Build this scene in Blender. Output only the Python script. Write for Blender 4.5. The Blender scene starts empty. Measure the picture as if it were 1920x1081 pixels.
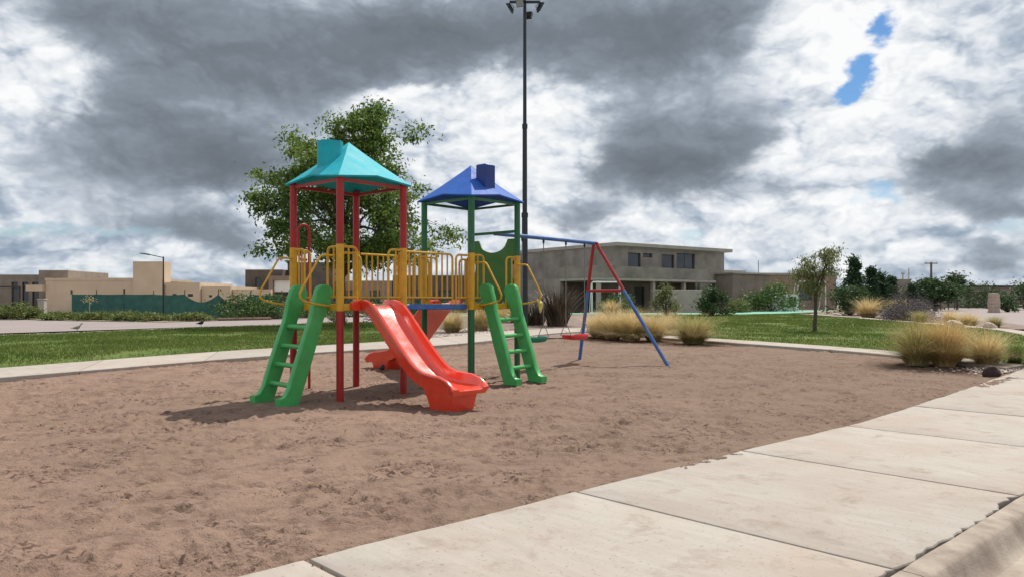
import bpy, math, random
import numpy as np
from mathutils import Vector, Matrix, Euler

R = math.radians
random.seed(7)
rng = np.random.default_rng(11)
scene = bpy.context.scene
C = scene.collection

# ------------------------------------------------------------------ camera
cam_d = bpy.data.cameras.new("camera")
cam = bpy.data.objects.new("camera", cam_d)
C.objects.link(cam)
cam.location = (0, 0, 1.4)
cam.rotation_euler = (R(90), 0, 0)
cam_d.sensor_width = 36
cam_d.lens = 27.0
cam_d.shift_y = 0.0122
cam_d.clip_end = 4000
scene.camera = cam

# ------------------------------------------------------------------ sun, sky, exposure
SUN_DIR = Vector((0.529, 0.848, 1.52)).normalized()
sun_d = bpy.data.lights.new("sun", 'SUN')
sun_d.energy = 5.0
sun_d.angle = R(0.6)
sun_d.color = (1.0, 0.95, 0.87)
sun = bpy.data.objects.new("sun", sun_d)
C.objects.link(sun)
sun.rotation_euler = SUN_DIR.to_track_quat('Z', 'Y').to_euler()

world = bpy.data.worlds.new("World")
scene.world = world
world.use_nodes = True
world.cycles.sampling_method = 'MANUAL'
world.cycles.sample_map_resolution = 256
scene.view_settings.view_transform = 'Standard'
scene.view_settings.look = 'None'
scene.view_settings.exposure = 0.0
scene.view_settings.gamma = 1.0


class NT:
    """small node-tree helper"""
    def __init__(self, tree):
        self.t = tree
        self.n = tree.nodes
        self.l = tree.links

    def new(self, kind, **kw):
        nd = self.n.new(kind)
        for k, v in kw.items():
            setattr(nd, k, v)
        return nd

    def put(self, sock, v):
        if hasattr(v, 'is_linked') or isinstance(v, bpy.types.NodeSocket):
            self.l.new(v, sock)
        else:
            sock.default_value = v

    def math(self, op, a, b=None, c=None, clamp=False):
        nd = self.new('ShaderNodeMath', operation=op, use_clamp=clamp)
        for i, v in enumerate((a, b, c)):
            if v is not None:
                self.put(nd.inputs[i], v)
        return nd.outputs[0]

    def vmath(self, op, a, b=None):
        nd = self.new('ShaderNodeVectorMath', operation=op)
        self.put(nd.inputs[0], a)
        if b is not None:
            self.put(nd.inputs[1], b)
        return nd.outputs['Value'] if op in ('DOT_PRODUCT', 'LENGTH') else nd.outputs['Vector']

    def comb(self, x, y, z):
        nd = self.new('ShaderNodeCombineXYZ')
        for i, v in enumerate((x, y, z)):
            self.put(nd.inputs[i], v)
        return nd.outputs[0]

    def noise(self, vec, scale, detail=6, rough=0.55, dist=0.0, dim='3D'):
        nd = self.new('ShaderNodeTexNoise', noise_dimensions=dim)
        if vec is not None:
            self.put(nd.inputs['Vector'], vec)
        nd.inputs['Scale'].default_value = scale
        nd.inputs['Detail'].default_value = detail
        nd.inputs['Roughness'].default_value = rough
        nd.inputs['Distortion'].default_value = dist
        return nd

    def ramp(self, fac, stops, interp='LINEAR'):
        nd = self.new('ShaderNodeValToRGB')
        cr = nd.color_ramp
        cr.interpolation = interp
        while len(cr.elements) > 1:
            cr.elements.remove(cr.elements[-1])
        cr.elements[0].position = stops[0][0]
        c0 = stops[0][1]
        cr.elements[0].color = (*c0, 1) if len(c0) == 3 else c0
        for p, c in stops[1:]:
            e = cr.elements.new(p)
            e.color = (*c, 1) if len(c) == 3 else c
        self.put(nd.inputs[0], fac)
        return nd.outputs[0]

    def mix(self, fac, a, b, mode='MIX'):
        nd = self.new('ShaderNodeMix', data_type='RGBA', blend_type=mode)
        self.put(nd.inputs[0], fac)
        self.put(nd.inputs[6], a)
        self.put(nd.inputs[7], b)
        return nd.outputs[2]

    def maprange(self, v, a, b, c=0.0, d=1.0, smooth=False):
        nd = self.new('ShaderNodeMapRange')
        if smooth:
            nd.interpolation_type = 'SMOOTHSTEP'
        self.put(nd.inputs[0], v)
        for i, q in enumerate((a, b, c, d)):
            nd.inputs[i + 1].default_value = q
        return nd.outputs[0]


def build_world():
    t = NT(world.node_tree)
    t.n.clear()
    out = t.new('ShaderNodeOutputWorld')
    sky = t.new('ShaderNodeTexSky', sky_type='NISHITA')
    sky.sun_disc = False
    sky.sun_elevation = math.asin(SUN_DIR.z)
    sky.sun_rotation = math.atan2(SUN_DIR.x, SUN_DIR.y)
    sky.air_density = 1.0
    sky.dust_density = 0.6
    sky.ozone_density = 3.0
    bg_sky = t.new('ShaderNodeBackground')
    bg_sky.inputs['Strength'].default_value = 0.1
    hs = t.new('ShaderNodeHueSaturation')
    hs.inputs['Saturation'].default_value = 1.35
    t.l.new(sky.outputs[0], hs.inputs['Color'])
    t.l.new(hs.outputs[0], bg_sky.inputs['Color'])

    co = t.new('ShaderNodeTexCoord').outputs['Generated']
    d = t.vmath('NORMALIZE', co)
    sep = t.new('ShaderNodeSeparateXYZ')
    t.l.new(d, sep.inputs[0])
    x, y, z = sep.outputs
    # cloud deck seen in perspective: flat layer above the plain
    zz = t.math('MAXIMUM', z, 0.0)
    inv = t.math('DIVIDE', 1.0, t.math('ADD', zz, 0.10))
    plane = t.comb(t.math('MULTIPLY', x, inv), t.math('MULTIPLY', y, inv), 0.0)
    squash = t.vmath('MULTIPLY', d, (1.0, 1.0, 1.7))

    def puffs(vec, scale):
        """billowing cauliflower heads: fractal smooth cells"""
        w_ = t.noise(vec, scale * .9, 4, .55)
        vv = t.vmath('ADD', vec, t.vmath('MULTIPLY', t.vmath('SUBTRACT', w_.outputs['Color'], (.5, .5, .5)), (.16, .16, .16)))
        nd = t.new('ShaderNodeTexVoronoi', feature='F1', voronoi_dimensions='3D')
        nd.normalize = True
        t.l.new(vv, nd.inputs['Vector'])
        nd.inputs['Scale'].default_value = scale
        nd.inputs['Detail'].default_value = 2.0
        nd.inputs['Roughness'].default_value = .55
        nd.inputs['Lacunarity'].default_value = 2.3
        return t.math('SUBTRACT', 1.0, nd.outputs['Distance'])

    n_big = t.noise(plane, 0.75, 6, 0.52, 0.2).outputs[0]
    n_soft = t.noise(squash, 5.5, 8, 0.55, 0.2).outputs[0]
    n_fine = t.noise(squash, 15.0, 8, 0.60, 0.2).outputs[0]
    p1 = puffs(squash, 11.0)
    up = t.vmath('ADD', squash, (0.010, 0.0, 0.024))
    p2 = puffs(up, 11.0)
    relief = t.math('SUBTRACT', p1, p2)          # bright on the upper, sunward side

    w = t.noise(squash, 6.5, 9, 0.60, 0.0)
    wv = t.vmath('SUBTRACT', w.outputs['Color'], (0.5, 0.5, 0.5))
    az = t.math('MULTIPLY', t.math('ARCTAN2', x, y), 57.2958)
    el = t.math('MULTIPLY', t.math('ARCSINE', z), 57.2958)
    ae = t.comb(az, el, 0.0)
    aew = t.vmath('ADD', ae, t.vmath('MULTIPLY', wv, (8.0, 5.5, 0.0)))

    def field(blobs, vec, start):
        acc = start
        for (a, e, sa, se, amp) in blobs:
            q = t.vmath('MULTIPLY', t.vmath('SUBTRACT', vec, (a, e, 0)), (1 / sa, 1 / se, 0))
            g = t.math('EXPONENT', t.math('MULTIPLY', t.vmath('DOT_PRODUCT', q, q), -1.0))
            acc = t.math('MULTIPLY_ADD', g, amp, acc)
        return acc

    def mad(v, k, acc, c=.5):
        return t.math('MULTIPLY_ADD', t.math('SUBTRACT', v, c), k, acc)

    # bright cumulus behind: azimuth, elevation, half-widths (degrees), amount
    light = field([(-32, 13.5, 4, 3.5, .22), (1.0, 12.8, 5, 4.0, .28), (24.5, 16, 5.5, 5.5, .38), (-7, 14.2, 4, 1.5, .10), (14, 5.0, 12, 2.2, .10),
                   (-30, 8.2, 8, 2.5, -.10), (26, 6, 5, 1.5, .08), (-16, 1.5, 20, 1.6, -.04), (20, 1.8, 16, 1.2, -.06), (30, 16, 3, 4, -.06), (-24, 6, 14, 5, -.12), (-22, 3.2, 9, .8, .16), (18, 9, 4, 2.5, .10)], aew, .53)
    light = mad(n_big, .45, light)
    light = mad(p1, .72, light, .62)
    light = mad(n_fine, .18, light)
    light = t.math('MULTIPLY_ADD', relief, 1.25, light)
    col_a = t.ramp(light, [(.10, (.205, .280, .385)), (.34, (.350, .425, .520)), (.52, (.56, .62, .70)), (.70, (.79, .825, .865)), (.92, (.97, .975, .98))])

    # heavy grey masses in front of it
    dark = field([(-17.7, 16.5, 11, 4.0, .85), (-26, 12.0, 5.5, 3.5, .55), (-20, 9.2, 5.0, 2.4, .80), (-4.4, 18.8, 9, 3.3, .85), (11.4, 19.3, 9, 3.6, .95),
                  (13.3, 12.0, 7.5, 3.6, .78), (10.6, 8.7, 6, 1.6, .50), (-22, 5.2, 6, 1.3, .62), (31.5, 11.0, 4.2, 4.0, .44), (29.5, 8.4, 4.5, 1.5, .42),
                  (32.5, 5.6, 3.2, 1.4, .62), (32.5, 2.6, 4, 1.0, .50), (-29, 19, 7, 2.2, .55), (-29, 8.8, 7, 2.6, .42), (20.6, 7.4, 2.6, 1.0, .32), (5, 6.6, 3, .8, .40),
                  (-33, 13.8, 3.2, 3.0, -.75), (0.6, 13.0, 4.2, 3.3, -.80), (-7, 14.1, 4.5, 1.2, -.62), (25, 16.5, 4.8, 5.5, -1.0), (21, 11.5, 1.8, 2.6, -.35), (-19, 7.0, 3, .8, -.40)], aew, .10)
    dark = mad(n_big, .55, dark)
    dark = mad(n_soft, .34, dark)
    dark = mad(p1, -.38, dark, .62)
    mask = t.maprange(dark, .16, .56, 0, 1, True)
    tone = field([(15, 14.0, 6, 2.0, -.26), (12, 9.6, 7, 1.3, .22), (-20, 9.0, 5, 1.6, .16), (-24, 13.5, 5, 2, -.10), (-28, 8.5, 7, 3, -.18), (31, 13.5, 4, 3, -.22), (30, 8.6, 5, 1.0, .14), (-8, 18, 9, 2, -.06)], aew, dark)
    tone = mad(n_soft, -.52, tone)
    tone = mad(n_fine, -.08, tone)
    tone = mad(p1, -.22, tone, .62)
    tone = t.math('MULTIPLY_ADD', relief, -.62, tone)
    tone = t.math('MULTIPLY', tone, .74)
    col_b = t.ramp(tone, [(.10, (.58, .63, .70)), (.30, (.365, .418, .485)), (.48, (.250, .292, .344)), (.68, (.186, .216, .254)), (1.0, (.140, .160, .188))])
    col = t.mix(mask, col_a, col_b)
    bg_c = t.new('ShaderNodeBackground')
    bg_c.inputs['Strength'].default_value = 1.0
    t.l.new(col, bg_c.inputs['Color'])
    # gaps in the cloud cover where the blue sky shows
    gaps = [(21.8, 20.8, 1.9, 1.0, 1.05), (25.2, 17.4, .8, .9, .85), (23.9, 15.6, .8, 1.1, .85), (23.3, 13.8, 1.2, 1.1, 1.0),
            (-33, 5.0, 4.0, .7, .62), (-27, 4.7, 3.5, .6, .55), (26, 6.9, 1.8, .8, .55), (13.2, 4.2, 1.8, .6, .55), (33, 4.2, 3, .9, .50), (-20, 2.2, 8, .6, .40), (24, 3.4, 6, .6, .42), (-31, 2.0, 5, .5, .42)]
    aeg = t.vmath('ADD', ae, t.vmath('MULTIPLY', wv, (8.5, 7.0, 0.0)))
    g = field(gaps, aeg, 0.0)
    g = mad(n_fine, .75, g)
    g = mad(p1, -.55, g, .62)
    g = t.math('MAXIMUM', g, t.math('MULTIPLY', t.math('SUBTRACT', n_big, 0.74), 4.0))
    gm = t.maprange(g, 0.20, 0.80, 0.0, 1.0, True)
    mx = t.new('ShaderNodeMixShader')
    t.l.new(gm, mx.inputs[0])
    t.l.new(bg_c.outputs[0], mx.inputs[1])
    t.l.new(bg_sky.outputs[0], mx.inputs[2])
    t.l.new(mx.outputs[0], out.inputs['Surface'])


build_world()


# ------------------------------------------------------------------ helpers
def S(t):
    t = np.clip(t, 0, 1)
    return t * t * (3 - 2 * t)


def gz(x, y):
    """height of the land: a gentle rise away from the pavement"""
    y = np.asarray(y, float)
    x = np.asarray(x, float)
    return .2 * S((y - 9) / 10) + .009 * (np.clip(y, 19, 60) - 19) * S((x + 12) / 17)


def lattice(ix, iy, seed):
    h = (ix.astype(np.int64) * 374761393 + iy.astype(np.int64) * 668265263 + seed * 1442695041) & 0xFFFFFFFF
    h = ((h ^ (h >> 13)) * 1274126177) & 0xFFFFFFFF
    return ((h ^ (h >> 16)) & 0xFFFF) / 65535.0


def vnoise(x, y, seed=0):
    ix, iy = np.floor(x), np.floor(y)
    fx, fy = x - ix, y - iy
    fx = fx * fx * (3 - 2 * fx)
    fy = fy * fy * (3 - 2 * fy)
    a = lattice(ix, iy, seed)
    b = lattice(ix + 1, iy, seed)
    c = lattice(ix, iy + 1, seed)
    d = lattice(ix + 1, iy + 1, seed)
    return (a + (b - a) * fx) * (1 - fy) + (c + (d - c) * fx) * fy - .5


def fbm(x, y, oct=4, seed=0, rough=.5):
    s, a, f = 0, 1, 1
    for o in range(oct):
        s = s + a * vnoise(x * f + 13.7 * o, y * f - 7.1 * o, seed + o)
        a *= rough
        f *= 2.03
    return s


class MB:
    """collects geometry that becomes ONE mesh object"""
    def __init__(self):
        self.v = []
        self.f = []

    def add(self, vs, fs):
        o = len(self.v)
        self.v += [tuple(map(float, p)) for p in vs]
        self.f += [tuple(o + i for i in f) for f in fs]
        return self

    def hexa(self, p):
        """8 corners: 0-3 bottom ring, 4-7 top ring"""
        return self.add(p, [(3, 2, 1, 0), (4, 5, 6, 7), (0, 1, 5, 4), (1, 2, 6, 5), (2, 3, 7, 6), (3, 0, 4, 7)])

    def box(self, x0, x1, y0, y1, z0, z1):
        return self.hexa([(x0, y0, z0), (x1, y0, z0), (x1, y1, z0), (x0, y1, z0),
                          (x0, y0, z1), (x1, y0, z1), (x1, y1, z1), (x0, y1, z1)])

    def cbox(self, x0, x1, y0, y1, z0, z1, c=.01):
        """box with chamfered edges"""
        mx, my, mz = (x0 + x1) / 2, (y0 + y1) / 2, (z0 + z1) / 2
        hx, hy, hz = abs(x1 - x0) / 2, abs(y1 - y0) / 2, abs(z1 - z0) / 2
        c = min(c, hx * .9, hy * .9, hz * .9)
        rings = []
        for zz, ins in ((-hz, c), (-hz + c, 0), (hz - c, 0), (hz, c)):
            a, b = hx - ins, hy - ins
            k = c
            rings.append([(mx + px, my + py, mz + zz) for px, py in
                          ((-a + k, -b), (a - k, -b), (a, -b + k), (a, b - k), (a - k, b), (-a + k, b), (-a, b - k), (-a, -b + k))])
        return self.loft(rings, True, True)

    def loft(self, rings, cap0=True, cap1=True, closed=True):
        n = len(rings[0])
        vs = [p for r in rings for p in r]
        fs = []
        for i in range(len(rings) - 1):
            for j in range(n if closed else n - 1):
                k = (j + 1) % n
                fs.append((i * n + j, i * n + k, (i + 1) * n + k, (i + 1) * n + j))
        if cap0:
            fs.append(tuple(range(n - 1, -1, -1)))
        if cap1:
            fs.append(tuple((len(rings) - 1) * n + j for j in range(n)))
        return self.add(vs, fs)

    def tube(self, pts, r, n=8, caps=True):
        pts = [Vector(p) for p in pts]
        rs = r if isinstance(r, (list, tuple)) else [r] * len(pts)
        rings = []
        up = None
        for i, p in enumerate(pts):
            a = pts[max(0, i - 1)]
            b = pts[min(len(pts) - 1, i + 1)]
            tdir = (b - a)
            if tdir.length < 1e-9:
                tdir = Vector((0, 0, 1))
            tdir.normalize()
            if up is None:
                up = Vector((1, 0, 0)) if abs(tdir.x) < .8 else Vector((0, 1, 0))
            s = tdir.cross(up)
            if s.length < 1e-6:
                s = tdir.cross(Vector((0, 1, 0.3)))
            s.normalize()
            up = s.cross(tdir)
            up.normalize()
            rings.append([p + (s * math.cos(q) + up * math.sin(q)) * rs[i] for q in [2 * math.pi * k / n for k in range(n)]])
        return self.loft(rings, caps, caps)

    def cyl(self, x, y, z0, z1, r, n=14, r1=None):
        r1 = r if r1 is None else r1
        ring = lambda z, q: [(x + q * math.cos(2 * math.pi * k / n), y + q * math.sin(2 * math.pi * k / n), z) for k in range(n)]
        return self.loft([ring(z0, r), ring(z1, r1)])

    def prism(self, outline, axis_fn, d0, d1):
        """extrude a 2-D outline; axis_fn(a, b, d) -> point"""
        n = len(outline)
        return self.loft([[axis_fn(a, b, d0) for a, b in outline], [axis_fn(a, b, d1) for a, b in outline]])


def obj(name, mb, mat, parent=None, loc=None, smooth=35):
    me = bpy.data.meshes.new(name)
    if isinstance(mb, MB):
        me.from_pydata(mb.v, [], mb.f)
    else:
        v, f = mb
        v = np.asarray(v, np.float32)
        f = np.asarray(f, np.int32)
        me.vertices.add(len(v))
        me.vertices.foreach_set('co', v.ravel())
        k = f.shape[1]
        me.loops.add(f.size)
        me.loops.foreach_set('vertex_index', f.ravel())
        me.polygons.add(len(f))
        me.polygons.foreach_set('loop_start', np.arange(0, f.size, k, dtype=np.int32))
    me.update(calc_edges=True)
    if isinstance(mb, MB):
        import bmesh
        bm = bmesh.new()
        bm.from_mesh(me)
        bmesh.ops.recalc_face_normals(bm, faces=bm.faces)
        bm.to_mesh(me)
        bm.free()
    if smooth:
        me.polygons.foreach_set('use_smooth', np.ones(len(me.polygons), bool))
        if smooth < 180:
            me.set_sharp_from_angle(angle=R(smooth))
    if mat:
        me.materials.append(M[mat] if isinstance(mat, str) else mat)
    o = bpy.data.objects.new(name, me)
    C.objects.link(o)
    if parent:
        o.parent = parent
    if loc:
        o.location = loc
    return o


def tag(o, label, cat, group=None):
    o['label'] = label
    o['category'] = cat
    if group:
        o['group'] = group
    return o


def thing(name, label, cat, loc=(0, 0, 0), rz=0, group=None):
    o = bpy.data.objects.new(name, None)
    o.empty_display_size = .2
    C.objects.link(o)
    o.location = loc
    o.rotation_euler = (0, 0, rz)
    return tag(o, label, cat, group)


def struct(o):
    o['kind'] = 'structure'
    return o


def stuff(o):
    o['kind'] = 'stuff'
    return o


# ------------------------------------------------------------------ materials
M = {}


def mat(name, col, rough=.6, var=.12, scale=6.0, bump=0.0, bscale=60.0, spec=.4, col2=None, island=0.0, detail=6,
        stops=(.35, .65), dust=0.0, trans=0.0, coat=0.0, metal=0.0, bdist=.01):
    m = bpy.data.materials.new(name)
    m.use_nodes = True
    t = NT(m.node_tree)
    p = t.n['Principled BSDF']
    co = t.new('ShaderNodeTexCoord').outputs['Object']
    nz = t.noise(co, scale, detail, .6)
    c2 = col2 if col2 else tuple(min(1, c * (1 + var)) for c in col)
    c1 = col if col2 else tuple(c * (1 - var) for c in col)
    c = t.ramp(nz.outputs[0], [(stops[0], c1), (stops[1], c2)])
    if dust:
        d1 = t.noise(co, 2.2, 7, .65, .3)
        d2_ = t.noise(co, 17.0, 5, .7, .2)
        dm = t.math('MULTIPLY', t.maprange(d1.outputs[0], .38, .68, 0, 1), t.maprange(d2_.outputs[0], .35, .65, .2, 1))
        c = t.mix(t.math('MULTIPLY', dm, dust), c, (.42, .34, .27, 1))
    if island:
        g = t.new('ShaderNodeNewGeometry').outputs['Random Per Island']
        f = t.maprange(g, 0, 1, 1 - island, 1 + island)
        hv = t.new('ShaderNodeHueSaturation')
        t.l.new(c, hv.inputs['Color'])
        t.l.new(f, hv.inputs['Value'])
        c = hv.outputs[0]
    t.l.new(c, p.inputs['Base Color'])
    p.inputs['Specular IOR Level'].default_value = spec
    p.inputs['Metallic'].default_value = metal
    rr = t.maprange(nz.outputs[0], .3, .7, max(.05, rough - .08), min(1, rough + .08))
    t.l.new(rr, p.inputs['Roughness'])
    if coat:
        p.inputs['Coat Weight'].default_value = coat
        p.inputs['Coat Roughness'].default_value = .15
    if bump:
        n2 = t.noise(co, bscale, 5, .6)
        bn = t.new('ShaderNodeBump')
        bn.inputs['Strength'].default_value = bump
        bn.inputs['Distance'].default_value = bdist
        t.l.new(n2.outputs[0], bn.inputs['Height'])
        t.l.new(bn.outputs[0], p.inputs['Normal'])
    if trans:
        tr = t.new('ShaderNodeBsdfTranslucent')
        t.l.new(c, tr.inputs['Color'])
        mx = t.new('ShaderNodeMixShader')
        mx.inputs[0].default_value = trans
        t.l.new(p.outputs[0], mx.inputs[1])
        t.l.new(tr.outputs[0], mx.inputs[2])
        t.l.new(mx.outputs[0], t.n['Material Output'].inputs['Surface'])
    M[name] = m
    return m


mat('red_paint', (.33, .012, .012), .42, .15, 9, .15, 90, dust=0.04)
mat('red_plastic', (.80, .052, .018), .22, .06, 5, .02, 30, spec=.6, coat=.8, dust=0.10)
mat('seat_red', (.62, .02, .025), .35, .08, 8, dust=0.20)
mat('seat_green', (.01, .17, .10), .35, .08, 8)
mat('green_plastic', (.050, .37, .095), .42, .10, 6, .08, 50, coat=.1, dust=0.12)
mat('green_paint', (.010, .125, .04), .42, .14, 9, .12, 90, dust=0.12)
mat('green_panel', (.035, .17, .018), .45, .08, 5, dust=0.20)
mat('yellow_paint', (.60, .33, .015), .42, .12, 10, .12, 80, dust=0.16)
mat('teal_roof', (.012, .37, .44), .62, .12, 6, .22, 14, bdist=.02, spec=.15, dust=0.08)
mat('blue_roof', (.020, .105, .42), .62, .12, 6, .22, 14, bdist=.02, spec=.15, dust=0.10)
mat('blue_dark', (.012, .04, .20), .45, .15, 6)
mat('blue_paint', (.02, .11, .34), .40, .15, 9, .1, 80, dust=0.28)
mat('blue_deck', (.018, .12, .40), .5, .12, 9, dust=0.30)
mat('deck_board', (.30, .16, .06), .7, .2, 9)
mat('galv', (.22, .22, .23), .45, .2, 20, metal=.7)
mat('black_metal', (.018, .022, .030), .42, .2, 8, .08, 40)
mat('lamp_glass', (.30, .32, .34), .15, .1, 8)
mat('white_paint', (.72, .72, .70), .5, .08, 9)
mat('tape', (.62, .50, .16), .6, .3, 24, .4, 60)

# stone, soil, plaster
mat('road', (.24, .195, .185), .9, .1, .5, .3, 80, col2=(.285, .235, .222), detail=10)
mat('verge', (.40, .32, .25), .95, .2, 1.4, .4, 30, col2=(.22, .18, .11), detail=10)
mat('soil_bed', (.24, .175, .14), .95, .2, 3, .5, 40, col2=(.14, .10, .08), detail=10)
mat('plain', (.27, .20, .155), .95, .2, .22, .4, 20, col2=(.12, .135, .055), detail=12)
mat('court', (.13, .36, .24), .75, .08, 1.5, .1, 60)
mat('court_line', (.6, .62, .55), .7, .1, 4)
mat('concrete_wall', (.310, .278, .240), .9, .1, .7, .25, 30, col2=(.185, .165, .142), detail=12)
mat('concrete_trim', (.37, .345, .305), .85, .1, 1.2, .2, 30, detail=10)
mat('brick_grey', (.27, .225, .185), .9, .1, 1.0, .25, 30, col2=(.20, .166, .138), detail=12)
mat('brick_pink', (.30, .215, .17), .9, .1, 1.0, .25, 30, col2=(.24, .175, .14), detail=12)
mat('beige_plaster', (.60, .47, .345), .9, .06, .7, .15, 30, col2=(.52, .405, .295), detail=12)
mat('dark_house', (.13, .105, .085), .9, .1, .8, .2, 30, col2=(.085, .07, .06), detail=10)
mat('white_plaster', (.74, .73, .70), .8, .05, 1.2)
mat('dark_frame', (.035, .032, .03), .5, .2, 4)
mat('window_glass', (.035, .042, .05), .08, .2, 1.0, spec=.6)
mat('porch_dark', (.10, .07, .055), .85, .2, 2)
mat('green_cloth', (.050, .145, .118), .85, .18, 2.2, .2, 60, col2=(.032, .105, .090))
mat('rock_dark', (.045, .025, .022), .85, .3, 12, .6, 40)
mat('rock_pale', (.42, .33, .27), .9, .2, 6, .5, 40)
mat('pebble', (.34, .28, .25), .9, .3, 6, island=.45)
mat('timber', (.16, .11, .075), .85, .25, 6, .4, 40)

# plants
mat('bark', (.075, .058, .045), .9, .3, 10, .6, 30)
mat('leaf_tree', (.085, .152, .032), .5, .3, .9, island=.45, trans=.48, col2=(.160, .225, .050), spec=.25)
mat('leaf_dark', (.034, .068, .022), .6, .3, 1.2, island=.45, trans=.28, col2=(.060, .110, .034), spec=.3)
mat('leaf_mid', (.050, .105, .025), .6, .3, 1.2, island=.45, trans=.25, col2=(.085, .145, .035), spec=.3)
mat('leaf_weed', (.105, .145, .042), .6, .3, 1.0, island=.45, trans=.30, col2=(.19, .215, .070), spec=.2)
mat('leaf_olive', (.14, .165, .055), .6, .3, 1.0, island=.45, trans=.25, col2=(.21, .22, .09), spec=.3)
mat('leaf_conifer', (.024, .056, .027), .65, .3, 1.2, island=.4, trans=.2, col2=(.042, .085, .036), spec=.2)
mat('leaf_sage', (.095, .080, .088), .7, .3, 1.2, island=.4, trans=.15, col2=(.15, .125, .135), spec=.2)
mat('straw', (.55, .415, .190), .6, .2, 1.5, island=.4, trans=.30, col2=(.70, .58, .33), spec=.25)
mat('straw_red', (.50, .335, .140), .6, .2, 1.5, island=.4, trans=.30, col2=(.64, .48, .235), spec=.25)
mat('straw_green', (.31, .285, .105), .6, .2, 1.5, island=.45, trans=.28, col2=(.48, .41, .19), spec=.25)
mat('bronze_leaf', (.050, .040, .030), .5, .3, 2, island=.6, trans=.1, col2=(.13, .10, .065), spec=.4)
mat('lawn_blade', (.098, .150, .030), .6, .2, .35, island=.35, trans=.28, col2=(.165, .200, .050), spec=.15)
mat('lawn_soil', (.072, .112, .024), .9, .2, .6, .6, 25, col2=(.118, .148, .040), detail=12, spec=.1)
mat('feather_grey', (.34, .32, .29), .7, .3, 14)
mat('feather_dark', (.020, .018, .017), .6, .3, 14)


def sand_material():
    m = bpy.data.materials.new('sand')
    m.use_nodes = True
    t = NT(m.node_tree)
    p = t.n['Principled BSDF']
    co = t.new('ShaderNodeTexCoord').outputs['Object']
    a = t.noise(co, .35, 6, .6)
    b = t.noise(co, 2.3, 8, .62, .6)
    c = t.noise(co, 38.0, 4, .7)
    base = t.ramp(a.outputs[0], [(.30, (.312, .208, .158)), (.52, (.258, .170, .128)), (.74, (.205, .142, .102))])
    sx = t.new('ShaderNodeSeparateXYZ')
    t.l.new(co, sx.inputs[0])
    drift = t.math('MULTIPLY_ADD', a.outputs[0], 5.0, sx.outputs[0])
    base = t.mix(t.maprange(drift, -.5, 5.5, 0, .65, True), base, (.178, .126, .092, 1))
    base = t.mix(t.maprange(b.outputs[0], .48, .70, 0, .75), base, (.140, .087, .066, 1))
    base = t.mix(t.maprange(c.outputs[0], .35, .75, 0, .40), base, (.31, .225, .170, 1))
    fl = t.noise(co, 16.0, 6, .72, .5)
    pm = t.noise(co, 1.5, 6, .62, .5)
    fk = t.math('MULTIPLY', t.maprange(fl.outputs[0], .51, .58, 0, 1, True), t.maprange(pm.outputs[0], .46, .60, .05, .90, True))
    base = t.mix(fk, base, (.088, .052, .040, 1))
    t.l.new(base, p.inputs['Base Color'])
    p.inputs['Roughness'].default_value = .95
    p.inputs['Specular IOR Level'].default_value = .12
    d = t.noise(co, 55.0, 5, .7)
    e = t.noise(co, 11.0, 5, .65, .4)
    h = t.math('MULTIPLY_ADD', e.outputs[0], 2.2, d.outputs[0])
    bn = t.new('ShaderNodeBump')
    bn.inputs['Strength'].default_value = .8
    bn.inputs['Distance'].default_value = .022
    t.l.new(h, bn.inputs['Height'])
    t.l.new(bn.outputs[0], p.inputs['Normal'])
    M['sand'] = m


def slab_material(name, k):
    m = bpy.data.materials.new(name)
    m.use_nodes = True
    t = NT(m.node_tree)
    p = t.n['Principled BSDF']
    co = t.new('ShaderNodeTexCoord').outputs['Object']
    # brushed finish: streaks across the walk
    mp = t.new('ShaderNodeMapping')
    mp.inputs['Rotation'].default_value = (0, 0, R(-132.5 if name == 'slab' else 30))
    t.l.new(co, mp.inputs[0])
    st = t.vmath('MULTIPLY', mp.outputs[0], (1.6, 9.0, 1.0))
    s1 = t.noise(st, 1.3, 7, .6, .2)
    blot = t.noise(co, .85, 7, .6, .4)
    dirt = t.noise(co, 3.1, 9, .68, .3)
    spk = t.noise(co, 42.0, 3, .6)
    g = t.new('ShaderNodeObjectInfo').outputs['Random']
    c = t.ramp(s1.outputs[0], [(.28, (.530 * k, .472 * k, .408 * k)), (.55, (.590 * k, .532 * k, .466 * k)), (.78, (.635 * k, .580 * k, .515 * k))])
    c = t.mix(t.maprange(blot.outputs[0], .44, .68, 0, .65), c, (.53 * k, .41 * k, .335 * k, 1))
    c = t.mix(t.maprange(dirt.outputs[0], .54, .70, 0, .62), c, (.36 * k, .265 * k, .205 * k, 1))
    c = t.mix(t.maprange(spk.outputs[0], .62, .70, 0, .6), c, (.25 * k, .19 * k, .155 * k, 1))
    hv = t.new('ShaderNodeHueSaturation')
    t.l.new(c, hv.inputs['Color'])
    t.l.new(t.maprange(g, 0, 1, .93, 1.05), hv.inputs['Value'])
    t.l.new(hv.outputs[0], p.inputs['Base Color'])
    p.inputs['Roughness'].default_value = .85
    p.inputs['Specular IOR Level'].default_value = .2
    bn = t.new('ShaderNodeBump')
    bn.inputs['Strength'].default_value = .25
    bn.inputs['Distance'].default_value = .006
    t.l.new(t.math('ADD', s1.outputs[0], t.math('MULTIPLY', spk.outputs[0], .5)), bn.inputs['Height'])
    t.l.new(bn.outputs[0], p.inputs['Normal'])
    M[name] = m


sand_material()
slab_material('slab', .63)
slab_material('path_slab', .66)
mat('kerb_stone', (.37, .31, .25), .9, .15, 4, .4, 60, col2=(.22, .172, .138), detail=10)
mat('joint_dirt', (.06, .045, .037), .95, .3, 12, .4, 60)


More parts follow.
